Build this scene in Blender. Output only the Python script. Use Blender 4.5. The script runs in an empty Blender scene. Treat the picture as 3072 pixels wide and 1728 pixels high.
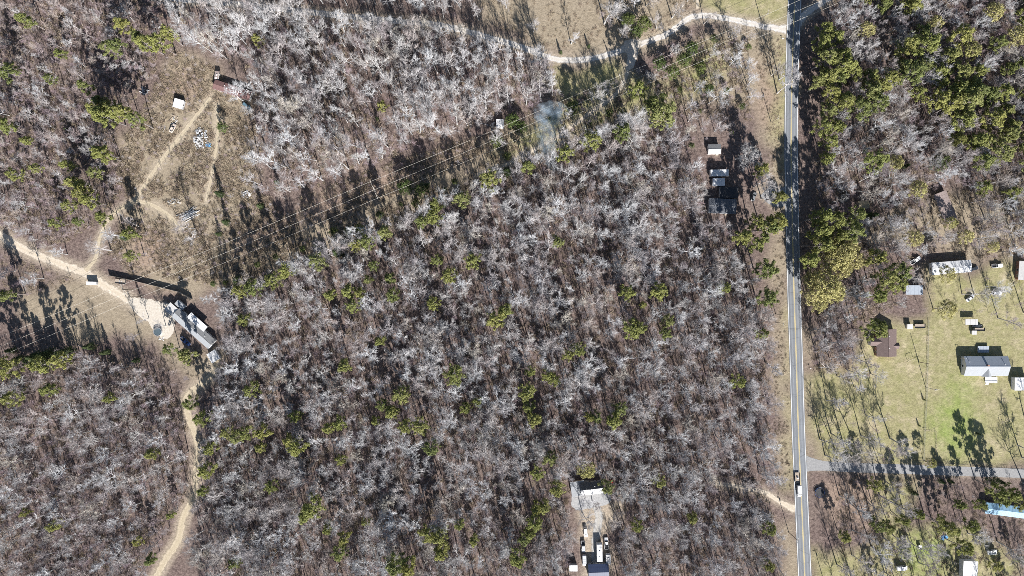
import bpy, math, random
import numpy as np
from mathutils import Vector, Matrix, noise as mnoise

R = math.radians
rng = random.Random(11)
SC = bpy.context.scene
COL = SC.collection

# ------------------------------------------------------------------ camera, sky, sun, exposure
MPP = 0.165                      # metres on the ground for one photograph pixel (3072 wide)
ALT = 360.0
cam_d = bpy.data.cameras.new("camera")
cam_d.sensor_width = 36.0
cam_d.angle = 2 * math.atan(1536 * MPP / ALT)
cam_d.clip_end = 20000.0
cam = bpy.data.objects.new("camera", cam_d)
cam.location = (0, 0, ALT)
COL.objects.link(cam)
SC.camera = cam

SUN_EL, SUN_TILT = 31.0, 16.0    # shadows run up the picture, a little to the left
sun_dir = Vector((math.sin(R(SUN_TILT)) * math.cos(R(SUN_EL)), -math.cos(R(SUN_TILT)) * math.cos(R(SUN_EL)), math.sin(R(SUN_EL))))
world = bpy.data.worlds.new("World")
SC.world = world
world.use_nodes = True
wn = world.node_tree.nodes
sky = wn.new('ShaderNodeTexSky')
sky.sky_type = 'NISHITA'
sky.sun_disc = False
sky.dust_density = 0.3
sky.sun_elevation = R(SUN_EL)
sky.sun_rotation = R(180 - SUN_TILT)
wn['Background'].inputs['Strength'].default_value = 0.05
world.node_tree.links.new(sky.outputs[0], wn['Background'].inputs[0])
sl = bpy.data.lights.new("sun", 'SUN')
sl.energy = 5.0
sl.angle = R(0.5)
sl.color = (1.0, 0.972, 0.945)
so = bpy.data.objects.new("sun", sl)
so.rotation_euler = (-sun_dir).to_track_quat('-Z', 'Y').to_euler()
so.location = sun_dir * 800
COL.objects.link(so)
SC.view_settings.view_transform = 'Standard'
SC.view_settings.look = 'None'
SC.view_settings.gamma = 1.0
SC.view_settings.use_curve_mapping = False
SC.view_settings.exposure = 1.25
SC.cycles.use_denoising = False
SC.cycles.pixel_filter_type = 'BLACKMAN_HARRIS'
SC.cycles.filter_width = 0.8
SC.cycles.max_bounces = 5
SC.cycles.diffuse_bounces = 2
SC.cycles.volume_bounces = 2
SC.cycles.volume_step_rate = 2.0

# ------------------------------------------------------------------ coordinates
def S(x, y, z=0.0):              # photograph pixel (3072 x 1728) -> place in the world at height z
    k = MPP * (ALT - z) / ALT
    return Vector(((x - 1536) * k, (864 - y) * k, z))
DS = 3072 / 2576
def D(x, y, z=0.0): return S(x * DS, y * DS, z)
def Dp(pts): return [tuple(D(*p)[:2]) for p in pts]

# ------------------------------------------------------------------ materials
MATS = {}
def nmat(name): 
    m = bpy.data.materials.new(name); m.use_nodes = True
    n = m.node_tree.nodes; return m, n, m.node_tree.links, n['Principled BSDF']
def mat(name, col, rough=0.8, var=0.15, scale=1.5, metal=0.0, bump=0.0, spec=0.3, bscale=None, streak=None, dirt=None, dirt_amt=0.5):
    """plain surface with uneven tone, optional dirt patches with a shape of their own"""
    if name in MATS: return MATS[name]
    m, n, l, b = nmat(name)
    tc = n.new('ShaderNodeTexCoord')
    src = tc.outputs['Object']
    if streak:
        mp = n.new('ShaderNodeMapping'); mp.inputs['Scale'].default_value = streak
        l.new(src, mp.inputs[0]); src = mp.outputs[0]
    tx = n.new('ShaderNodeTexNoise'); tx.inputs['Scale'].default_value = scale; tx.inputs['Detail'].default_value = 5; tx.inputs['Roughness'].default_value = 0.65
    l.new(src, tx.inputs['Vector'])
    rp = n.new('ShaderNodeValToRGB')
    rp.color_ramp.elements[0].position = 0.3; rp.color_ramp.elements[1].position = 0.7
    rp.color_ramp.elements[0].color = (*[c * (1 - var) for c in col], 1)
    rp.color_ramp.elements[1].color = (*[min(0.9, c * (1 + var)) for c in col], 1)
    l.new(tx.outputs[0], rp.inputs[0])
    out = rp.outputs[0]
    if dirt:
        t2 = n.new('ShaderNodeTexNoise'); t2.inputs['Scale'].default_value = scale * 0.45; t2.inputs['Detail'].default_value = 8; t2.inputs['Roughness'].default_value = 0.7
        l.new(tc.outputs['Object'], t2.inputs['Vector'])
        r2 = n.new('ShaderNodeValToRGB'); r2.color_ramp.elements[0].position = 0.5; r2.color_ramp.elements[1].position = 0.68
        r2.color_ramp.elements[1].color = (dirt_amt,) * 3 + (1,)
        l.new(t2.outputs[0], r2.inputs[0])
        mx = n.new('ShaderNodeMixRGB'); l.new(r2.outputs[0], mx.inputs[0]); l.new(out, mx.inputs[1]); mx.inputs[2].default_value = (*dirt, 1)
        out = mx.outputs[0]
    l.new(out, b.inputs['Base Color'])
    b.inputs['Roughness'].default_value = rough; b.inputs['Metallic'].default_value = metal
    b.inputs['Specular IOR Level'].default_value = spec
    if bump:
        t3 = n.new('ShaderNodeTexNoise'); t3.inputs['Scale'].default_value = bscale or scale * 4; t3.inputs['Detail'].default_value = 4
        l.new(tc.outputs['Object'], t3.inputs['Vector'])
        bp = n.new('ShaderNodeBump'); bp.inputs['Strength'].default_value = bump; bp.inputs['Distance'].default_value = 0.2
        l.new(t3.outputs[0], bp.inputs['Height']); l.new(bp.outputs[0], b.inputs['Normal'])
    MATS[name] = m
    return m
def tree_mat(name, cols, rough=0.85, var=0.25, trans=0.0, nscale=0.6):
    """bark or foliage: the tone drifts from tree to tree and from clump to clump"""
    m, n, l, b = nmat(name)
    oi = n.new('ShaderNodeObjectInfo')
    rp = n.new('ShaderNodeValToRGB'); els = rp.color_ramp.elements
    while len(els) < len(cols): els.new(0.5)
    for i, c in enumerate(cols):
        els[i].position = i / max(1, len(cols) - 1); els[i].color = (*c, 1)
    l.new(oi.outputs['Random'], rp.inputs[0])
    tc = n.new('ShaderNodeTexCoord'); tx = n.new('ShaderNodeTexNoise'); tx.inputs['Scale'].default_value = nscale; tx.inputs['Detail'].default_value = 3
    l.new(tc.outputs['Object'], tx.inputs['Vector'])
    mr = n.new('ShaderNodeMapRange'); mr.inputs[1].default_value = 0.3; mr.inputs[2].default_value = 0.7
    mr.inputs[3].default_value = 1 - var; mr.inputs[4].default_value = 1 + var
    l.new(tx.outputs[0], mr.inputs[0])
    vm = n.new('ShaderNodeVectorMath'); vm.operation = 'SCALE'
    l.new(rp.outputs[0], vm.inputs[0]); l.new(mr.outputs[0], vm.inputs['Scale'])
    l.new(vm.outputs[0], b.inputs['Base Color'])
    b.inputs['Roughness'].default_value = rough; b.inputs['Specular IOR Level'].default_value = 0.2
    if trans:
        tr = n.new('ShaderNodeBsdfTranslucent'); l.new(vm.outputs[0], tr.inputs[0])
        mx = n.new('ShaderNodeMixShader'); mx.inputs[0].default_value = trans
        l.new(b.outputs[0], mx.inputs[1]); l.new(tr.outputs[0], mx.inputs[2])
        l.new(mx.outputs[0], n['Material Output'].inputs[0])
    return m

M_PALE = tree_mat('pale_bark', [(0.32, 0.305, 0.30), (0.45, 0.452, 0.458), (0.38, 0.35, 0.34), (0.53, 0.533, 0.54), (0.26, 0.23, 0.235), (0.42, 0.41, 0.395), (0.33, 0.29, 0.285), (0.40, 0.37, 0.32)])
M_TRUNK = tree_mat('trunk_bark', [(0.16, 0.14, 0.13), (0.26, 0.24, 0.23), (0.20, 0.17, 0.16)])
M_PTRUNK = tree_mat('pale_trunk_bark', [(0.27, 0.26, 0.25), (0.40, 0.395, 0.39), (0.32, 0.30, 0.29)])
M_TWIG = tree_mat('twig_bark', [(0.29, 0.225, 0.235), (0.36, 0.295, 0.265), (0.40, 0.385, 0.395), (0.23, 0.17, 0.185), (0.41, 0.35, 0.305), (0.34, 0.275, 0.295), (0.26, 0.195, 0.21), (0.38, 0.34, 0.345)])
M_SCRUB = tree_mat('scrub_stems', [(0.22, 0.165, 0.12), (0.32, 0.265, 0.185), (0.26, 0.20, 0.155), (0.36, 0.305, 0.22)])
M_PINE = tree_mat('pine_needles', [(0.185, 0.205, 0.065), (0.24, 0.25, 0.08), (0.15, 0.175, 0.062), (0.27, 0.265, 0.085), (0.20, 0.215, 0.085)], rough=0.6, var=0.3, trans=0.35, nscale=0.9)
M_CEDAR = tree_mat('cedar_needles', [(0.04, 0.06, 0.022), (0.06, 0.08, 0.03)], rough=0.6, var=0.3, trans=0.15)
M_YELLOW = tree_mat('yellow_leaves', [(0.36, 0.335, 0.14), (0.43, 0.39, 0.18), (0.31, 0.30, 0.115)], rough=0.6, var=0.3, trans=0.25)
M_HOLLY = tree_mat('broad_evergreen', [(0.07, 0.10, 0.03), (0.10, 0.12, 0.035)], rough=0.5, var=0.35, trans=0.2)

# ------------------------------------------------------------------ mesh and object helpers
class MB:
    def __init__(s): s.v = []; s.f = []; s.m = []
    def add(s, vs, fs, mi=0):
        o = len(s.v); s.v.extend([tuple(p) for p in vs])
        s.f.extend([tuple(o + i for i in f) for f in fs]); s.m.extend([mi] * len(fs)); return s
    def box(s, c, d, rz=0.0, mi=0, taper=1.0):
        x, y, z = [q / 2 for q in d]; cs, sn = math.cos(rz), math.sin(rz); vs = []
        for dz in (-z, z):
            k = taper if dz > 0 else 1.0
            for px, py in ((-x, -y), (x, -y), (x, y), (-x, y)):
                px *= k; py *= k
                vs.append((c[0] + px * cs - py * sn, c[1] + px * sn + py * cs, c[2] + dz))
        return s.add(vs, [(3, 2, 1, 0), (4, 5, 6, 7), (0, 1, 5, 4), (1, 2, 6, 5), (2, 3, 7, 6), (3, 0, 4, 7)], mi)
    def tube(s, p0, p1, r0, r1=None, n=6, mi=0, caps=True):
        r1 = r0 if r1 is None else r1
        p0 = Vector(p0); p1 = Vector(p1); d = (p1 - p0)
        if d.length < 1e-6: return s
        d.normalize()
        u = d.cross(Vector((0, 0, 1)) if abs(d.z) < 0.9 else Vector((1, 0, 0))).normalized(); w = d.cross(u)
        vs = []
        for p, r in ((p0, r0), (p1, r1)):
            for i in range(n):
                a = 2 * math.pi * i / n; vs.append(p + (u * math.cos(a) + w * math.sin(a)) * r)
        fs = [(i, (i + 1) % n, n + (i + 1) % n, n + i) for i in range(n)]
        if caps: fs += [tuple(range(n - 1, -1, -1)), tuple(range(n, 2 * n))]
        return s.add(vs, fs, mi)
    def prism(s, poly, y0, y1, mi=0, axis='y'):      # polygon in x-z pulled along y (or in y-z along x)
        n = len(poly)
        mk = (lambda a, b, t: (a, t, b)) if axis == 'y' else (lambda a, b, t: (t, a, b)) if axis == 'x' else (lambda a, b, t: (a, b, t))
        vs = [mk(a, b, y0) for a, b in poly] + [mk(a, b, y1) for a, b in poly]
        fs = [tuple(range(n)), tuple(range(2 * n - 1, n - 1, -1))] + [(i, n + i, n + (i + 1) % n, (i + 1) % n) for i in range(n)]
        return s.add(vs, fs, mi)
    def mesh(s, name, mats):
        me = bpy.data.meshes.new(name); me.from_pydata(s.v, [], s.f)
        for q in (mats if isinstance(mats, (list, tuple)) else [mats]): me.materials.append(q)
        if any(s.m): me.polygons.foreach_set('material_index', s.m)
        me.update(); return me
    def build(s, name, mats, parent=None, loc=(0, 0, 0), rz=0.0):
        return link(name, s.mesh(name, mats), parent, loc, rz)
def fix(me):
    import bmesh
    b = bmesh.new(); b.from_mesh(me); bmesh.ops.recalc_face_normals(b, faces=b.faces); b.to_mesh(me); b.free(); return me
def link(name, data, parent=None, loc=(0, 0, 0), rz=0.0):
    o = bpy.data.objects.new(name, data); COL.objects.link(o)
    o.location = loc; o.rotation_euler = (0, 0, rz)
    if parent is not None: o.parent = parent
    return o
def tag(o, label=None, cat=None, group=None, kind=None):
    if label: o['label'] = label
    if cat: o['category'] = cat
    if group: o['group'] = group
    if kind: o['kind'] = kind
    return o
def thing(name, label, cat, loc, rz=0.0, group=None):
    return tag(link(name, None, None, loc, rz), label, cat, group)

# ------------------------------------------------------------------ roads as lines (display pixels, half width in metres)
HIGHWAY = [(2000.5, -60), (1999, 0), (1993, 168), (1990, 362), (1992, 503), (1997, 725), (2003, 906), (2008.5, 1087), (2016, 1258), (2024.5, 1449), (2028, 1520)]
ROADS = {
 'gravel_north': ([(1978, 74), (1930, 68), (1870, 55), (1790, 40), (1735, 45), (1680, 85), (1620, 108), (1580, 122), (1500, 145), (1440, 152), (1385, 146), (1310, 118), (1200, 86), (1100, 62), (985, 52), (850, 38), (700, 22), (560, 6), (430, -6), (330, -30)], 2.1),
 'dirt_west': ([(-60, 565), (0, 592), (60, 627), (140, 660), (215, 688), (262, 718), (320, 752), (372, 790)], 3.2),
 'track_cabin': ([(215, 682), (240, 650), (248, 610), (272, 552), (308, 522), (340, 500), (400, 412), (470, 322), (530, 246)], 1.5),
 'track_logs': ([(315, 522), (345, 506), (395, 522), (430, 548), (455, 575)], 1.6),
 'track_junk': ([(545, 262), (548, 340), (533, 440), (518, 505)], 1.1),
 'track_south': ([(545, 890), (530, 945), (470, 1000), (478, 1060), (497, 1112), (495, 1180), (489, 1245), (462, 1300), (448, 1360), (415, 1410), (385, 1470)], 2.7),
 'side_lane': ([(2020, 1166), (2075, 1172), (2140, 1176), (2268, 1180), (2430, 1186), (2580, 1191), (2680, 1195)], 2.3),
 'drive_woods': ([(2016, 1283), (1985, 1275), (1950, 1255), (1915, 1236), (1800, 1215)], 1.6),
 'drive_northeast': ([(2005, 60), (2025, 35), (2060, 12), (2110, -20), (2150, -50)], 2.2),
 'drive_store': ([(1985, 492), (1950, 500), (1925, 480)], 3.5),
 'track_smoke': ([(1605, 110), (1582, 150), (1573, 200), (1540, 245), (1490, 280), (1400, 345), (1280, 410), (1200, 440)], 1.3),
 'drive_south_house': ([(1497, 1262), (1507, 1300), (1500, 1345), (1497, 1400), (1502, 1449), (1497, 1520)], 2.9),
}
def seg_dist(px, py, line):
    best = 1e9
    for (ax, ay), (bx, by) in zip(line[:-1], line[1:]):
        dx, dy = bx - ax, by - ay; t = max(0, min(1, ((px - ax) * dx + (py - ay) * dy) / (dx * dx + dy * dy)))
        best = min(best, math.hypot(px - ax - t * dx, py - ay - t * dy))
    return best
WR = {k: (Dp(v[0]), v[1]) for k, v in ROADS.items()}
WH = Dp(HIGHWAY)

# ------------------------------------------------------------------ ground: one sheet with the cover written into it
def smooth_line(pts, step=1.5):
    pts = [Vector((p[0], p[1], 0)) for p in pts]; out = []
    for i in range(len(pts) - 1):
        p0 = pts[max(0, i - 1)]; p1 = pts[i]; p2 = pts[i + 1]; p3 = pts[min(len(pts) - 1, i + 2)]
        n = max(2, int((p2 - p1).length / step))
        for k in range(n):
            t = k / n; t2 = t * t; t3 = t2 * t
            out.append(0.5 * ((2 * p1) + (p2 - p0) * t + (2 * p0 - 5 * p1 + 4 * p2 - p3) * t2 + (3 * p1 - p0 - 3 * p2 + p3) * t3))
    out.append(pts[-1]); return out

GX = np.concatenate([[-6000, -2500, -1200, -700, -450, -330], np.arange(-288, 288.1, 1.5), [330, 450, 700, 1200, 2500, 6000]])
GY = np.concatenate([[-6000, -2500, -1200, -700, -400, -220], np.arange(-174, 174.1, 1.5), [220, 400, 700, 1200, 2500, 6000]])
XX, YY = np.meshgrid(GX, GY)
def inside(poly, X, Y):
    r = np.zeros(X.shape, bool); n = len(poly)
    for i in range(n):
        x0, y0 = poly[i]; x1, y1 = poly[(i + 1) % n]
        if y0 == y1: continue
        c = ((y0 > Y) != (y1 > Y)) & (X < (x1 - x0) * (Y - y0) / (y1 - y0) + x0)
        r ^= c
    return r
def inpoly(poly, x, y):
    r = False; n = len(poly)
    for i in range(n):
        x0, y0 = poly[i]; x1, y1 = poly[(i + 1) % n]
        if (y0 > y) != (y1 > y) and x < (x1 - x0) * (y - y0) / (y1 - y0) + x0: r = not r
    return r
def blur(a, k):
    for ax in (0, 1):
        b = np.zeros_like(a)
        for s in range(-k, k + 1): b += np.roll(a, s, ax)
        a = b / (2 * k + 1)
    return a
nrs = np.random.RandomState(5)
def vnoise(cell, seed):                            # soft value noise on the sheet
    rs = np.random.RandomState(seed); g = rs.rand(400, 400)
    fx = (XX + 6000) / cell; fy = (YY + 6000) / cell
    ix = np.floor(fx).astype(int); iy = np.floor(fy).astype(int); tx = fx - ix; ty = fy - iy
    tx = tx * tx * (3 - 2 * tx); ty = ty * ty * (3 - 2 * ty); ix %= 399; iy %= 399
    return (g[iy, ix] * (1 - tx) + g[iy, ix + 1] * tx) * (1 - ty) + (g[iy + 1, ix] * (1 - tx) + g[iy + 1, ix + 1] * tx) * ty
JX = (vnoise(9, 1) - 0.5) * 10 + (vnoise(3.5, 2) - 0.5) * 4; JY = (vnoise(9, 3) - 0.5) * 10 + (vnoise(3.5, 4) - 0.5) * 4
def mask(polys, k=1, amt=1.0):
    a = np.zeros(XX.shape)
    for p in polys: a = np.maximum(a, inside(Dp(p), XX + JX, YY + JY).astype(float))
    return blur(a, k) * amt
G_DRY = [
 [(60, 735), (240, 700), (320, 762), (390, 830), (560, 880), (550, 960), (480, 950), (380, 850), (300, 850), (190, 872), (150, 800), (60, 800)],
 [(300, 690), (620, 600), (900, 500), (1230, 330), (1400, 270), (1640, 200), (1760, 90), (1980, 60), (1975, 250), (1780, 260), (1640, 300), (1400, 380), (1250, 440), (950, 590), (640, 700), (500, 745)],
 [(1190, -60), (1745, -60), (1730, 70), (1600, 120), (1450, 145), (1340, 115), (1220, 60)],
 [(1755, -60), (1985, -60), (1975, 70), (1760, 45)], [(1890, 60), (1984, 70), (1984, 540), (1960, 620), (1940, 600), (1940, 420), (1900, 250)],
 [(1945, 600), (1990, 600), (2006, 1200), (1975, 1250), (1950, 1200)], [(1960, 1290), (2012, 1290), (2024, 1500), (1975, 1500)], [(2015, 820), (2050, 820), (2050, 1160), (2020, 1160)],
 [(440, 130), (545, 170), (640, 270), (650, 600), (520, 620), (330, 690), (290, 600), (330, 500), (300, 370), (420, 250)],
 [(2120, 560), (2640, 430), (2640, 660), (2330, 640)],
]
G_GREEN = [[(2195, 800), (2640, 790), (2640, 1175), (2280, 1165), (2060, 1150), (2035, 960), (2160, 930)], [(2330, 690), (2640, 650), (2640, 800), (2340, 800)], [(2240, 1320), (2450, 1340), (2560, 1400), (2560, 1500), (2050, 1500), (2050, 1400), (2180, 1390)], [(2200, 1240), (2290, 1260), (2290, 1330), (2210, 1330)], [(2220, 1195), (2300, 1200), (2310, 1260), (2240, 1300)], [(1400, 190), (1560, 150), (1640, 200), (1760, 120), (1850, 130), (1800, 230), (1640, 285), (1500, 325), (1290, 390), (1230, 400), (1400, 260)], [(1965, 1195), (2000, 1195), (2003, 1240), (1968, 1245)], [(1972, 760), (1985, 760), (1998, 1180), (1982, 1180)], [(1958, 90), (1984, 90), (1980, 430), (1962, 430)], [(1750, -60), (1985, -60), (1980, 55), (1770, 35)]]
G_LUSH = [[(2385, 930), (2440, 930), (2450, 1140), (2380, 1140)], [(2340, 1010), (2420, 1020), (2400, 1120), (2350, 1110)], [(2280, 1350), (2380, 1360), (2350, 1449), (2270, 1449)]]
G_RED = [[(560, 600), (700, 540), (900, 450), (1150, 350), (1220, 370), (1000, 470), (760, 580), (600, 640)], [(440, 170), (520, 190), (500, 260), (430, 260)], [(1900, 180), (1970, 200), (1965, 330), (1920, 320)], [(2060, 880), (2180, 900), (2190, 960), (2060, 950)], [(2200, 1040), (2280, 1040), (2290, 1140), (2190, 1150)], [(2060, 1200), (2240, 1230), (2250, 1330), (2070, 1320)], [(340, 560), (420, 580), (430, 680), (350, 670)]]
zr = mask(G_DRY, 2); zg = mask(G_GREEN, 2); zl = mask(G_LUSH, 4); zb = mask(G_RED, 2)
bare = np.zeros(XX.shape)
core = (np.abs(XX) < 290) & (np.abs(YY) < 176)
for k, (ln, hw) in WR.items():
    dd = np.full(XX.shape, 1e9)
    for (ax, ay), (bx, by) in zip(ln[:-1], ln[1:]):
        dx, dy = bx - ax, by - ay; t = np.clip(((XX - ax) * dx + (YY - ay) * dy) / (dx * dx + dy * dy), 0, 1)
        dd = np.minimum(dd, np.hypot(XX - ax - t * dx, YY - ay - t * dy))
    bare = np.maximum(bare, np.clip(1 - (dd - hw) / 2.2, 0, 1) * (0.7 if 'lane' not in k else 0.35))
bare = np.maximum(bare, mask([[(1460, 1250), (1540, 1235), (1545, 1300), (1525, 1380), (1525, 1500), (1460, 1500), (1455, 1300)], [(330, 745), (430, 760), (445, 800), (430, 850), (385, 830), (330, 790)]], 1, 0.9))
verts = np.stack([XX.ravel(), YY.ravel(), np.zeros(XX.size)], 1)
ny, nx = XX.shape
I = np.arange(nx * ny).reshape(ny, nx)
quads = np.stack([I[:-1, :-1].ravel(), I[:-1, 1:].ravel(), I[1:, 1:].ravel(), I[1:, :-1].ravel()], 1)
gme = bpy.data.meshes.new('ground')
gme.from_pydata(verts.tolist(), [], quads.tolist())
at = gme.attributes.new('cover', 'FLOAT_COLOR', 'POINT')
at.data.foreach_set('color', np.stack([zr.ravel(), zg.ravel(), zb.ravel(), np.ones(zr.size)], 1).astype(np.float32).ravel())
at = gme.attributes.new('cover_b', 'FLOAT_COLOR', 'POINT')
at.data.foreach_set('color', np.stack([zl.ravel(), bare.ravel(), zb.ravel() * 0, np.ones(zr.size)], 1).astype(np.float32).ravel())

def ground_mat():
    m, n, l, b = nmat('ground_cover')
    a1 = n.new('ShaderNodeAttribute'); a1.attribute_name = 'cover'
    a2 = n.new('ShaderNodeAttribute'); a2.attribute_name = 'cover_b'
    s1 = n.new('ShaderNodeSeparateColor'); l.new(a1.outputs['Color'], s1.inputs[0])
    s2 = n.new('ShaderNodeSeparateColor'); l.new(a2.outputs['Color'], s2.inputs[0])
    tc = n.new('ShaderNodeTexCoord')
    def noise(sc, det=6, ro=0.65):
        t = n.new('ShaderNodeTexNoise'); t.inputs['Scale'].default_value = sc; t.inputs['Detail'].default_value = det; t.inputs['Roughness'].default_value = ro
        l.new(tc.outputs['Object'], t.inputs['Vector']); return t.outputs[0]
    def ramp(v, c0, c1, p0=0.35, p1=0.65):
        r = n.new('ShaderNodeValToRGB'); r.color_ramp.elements[0].position = p0; r.color_ramp.elements[1].position = p1
        r.color_ramp.elements[0].color = (*c0, 1); r.color_ramp.elements[1].color = (*c1, 1); l.new(v, r.inputs[0]); return r.outputs[0]
    def mix(f, a, c, mode='MIX'):
        x = n.new('ShaderNodeMixRGB'); x.blend_type = mode
        if isinstance(f, float): x.inputs[0].default_value = f
        else: l.new(f, x.inputs[0])
        l.new(a, x.inputs[1]); l.new(c, x.inputs[2]); return x.outputs[0]
    n1 = noise(0.16, 8, 0.7); n2 = noise(0.7, 10, 0.82); n3 = noise(0.06, 4); n4 = noise(0.45, 10, 0.8)
    litter = mix(ramp(n3, (0.25, 0.25, 0.25), (0.85, 0.85, 0.85)), ramp(n2, (0.05, 0.033, 0.032), (0.22, 0.162, 0.146), .38, .66), ramp(n2, (0.065, 0.048, 0.042), (0.28, 0.222, 0.185), .38, .66))
    dry = mix(ramp(n1, (0.0, 0.0, 0.0), (1, 1, 1)), ramp(n2, (0.16, 0.128, 0.092), (0.37, 0.31, 0.23)), ramp(n4, (0.14, 0.112, 0.078), (0.33, 0.275, 0.2)))
    red = ramp(n2, (0.17, 0.12, 0.09), (0.35, 0.265, 0.205))
    green = mix(ramp(n1, (0, 0, 0), (1, 1, 1)), ramp(n4, (0.18, 0.158, 0.085), (0.37, 0.325, 0.20)), ramp(n4, (0.16, 0.156, 0.066), (0.29, 0.275, 0.135)))
    n5 = noise(0.11, 9, 0.72); green = mix(ramp(n5, (0, 0, 0), (.8, .8, .8), .52, .64), green, ramp(n4, (0.27, 0.225, 0.145), (0.44, 0.375, 0.255)))
    lush = ramp(n4, (0.13, 0.19, 0.04), (0.25, 0.30, 0.085))
    dirt = ramp(n2, (0.28, 0.23, 0.17), (0.47, 0.40, 0.31))
    c = mix(s1.outputs[0], litter, dry)
    rm = n.new('ShaderNodeMath'); rm.operation = 'MULTIPLY'; l.new(s1.outputs[2], rm.inputs[0]); rm.inputs[1].default_value = 0.85
    c = mix(rm.outputs[0], c, red); c = mix(s1.outputs[1], c, green)
    lm = n.new('ShaderNodeMath'); lm.operation = 'MULTIPLY'; l.new(s2.outputs[0], lm.inputs[0]); l.new(ramp(n1, (0.35,) * 3, (0.95,) * 3), lm.inputs[1])
    c = mix(lm.outputs[0], c, lush)
    bm = n.new('ShaderNodeMath'); bm.operation = 'MULTIPLY'; l.new(s2.outputs[1], bm.inputs[0]); l.new(ramp(n4, (0.3,) * 3, (1.0,) * 3, 0.3, 0.55), bm.inputs[1])
    c = mix(bm.outputs[0], c, dirt)
    l.new(c, b.inputs['Base Color']); b.inputs['Roughness'].default_value = 0.95; b.inputs['Specular IOR Level'].default_value = 0.1
    bp = n.new('ShaderNodeBump'); bp.inputs['Strength'].default_value = 0.75; bp.inputs['Distance'].default_value = 0.5
    nb = noise(1.1, 8, 0.8); l.new(nb, bp.inputs['Height']); l.new(bp.outputs[0], b.inputs['Normal'])
    return m
gme.materials.append(ground_mat())
tag(link('ground', gme), kind='structure')

# ------------------------------------------------------------------ roads
def road_sheet(name, line, hw, z, m, ragged=0.0, end_flare=None, step=1.5, off=0.0, caps=None):
    pts = smooth_line(line, step); vs = []; fs = []; r = random.Random(name)
    nn = 7
    for i, p in enumerate(pts):
        t = (pts[min(i + 1, len(pts) - 1)] - pts[max(i - 1, 0)]); t.normalize(); nrm = Vector((-t.y, t.x, 0))
        w = hw
        if end_flare and i < 8: w = hw * (1 + end_flare * ((8 - i) / 8) ** 2)
        jl = ragged * (mnoise.noise(Vector((p.x * 0.25, p.y * 0.25, 3.1))) + r.uniform(-0.35, 0.35)); jr = ragged * (mnoise.noise(Vector((p.x * 0.25, p.y * 0.25, 9.7))) + r.uniform(-0.35, 0.35))
        for k in range(nn):
            u = -1 + 2 * k / (nn - 1); q = p + nrm * (off + u * w + (jl if k == 0 else jr if k == nn - 1 else 0)); vs.append((q.x, q.y, z))
    for i in range(len(pts) - 1):
        for k in range(nn - 1): a = i * nn + k; fs.append((a + 1, a, a + nn, a + nn + 1))
    me = bpy.data.meshes.new(name); me.from_pydata(vs, [], fs); me.materials.append(m)
    uv = me.uv_layers.new(name='UVMap'); L = me.loops
    for lp in L:
        k = lp.vertex_index % nn; uv.data[lp.index].uv = (k / (nn - 1), lp.vertex_index // nn * step)
    me.update()
    return link(name, me)
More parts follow.
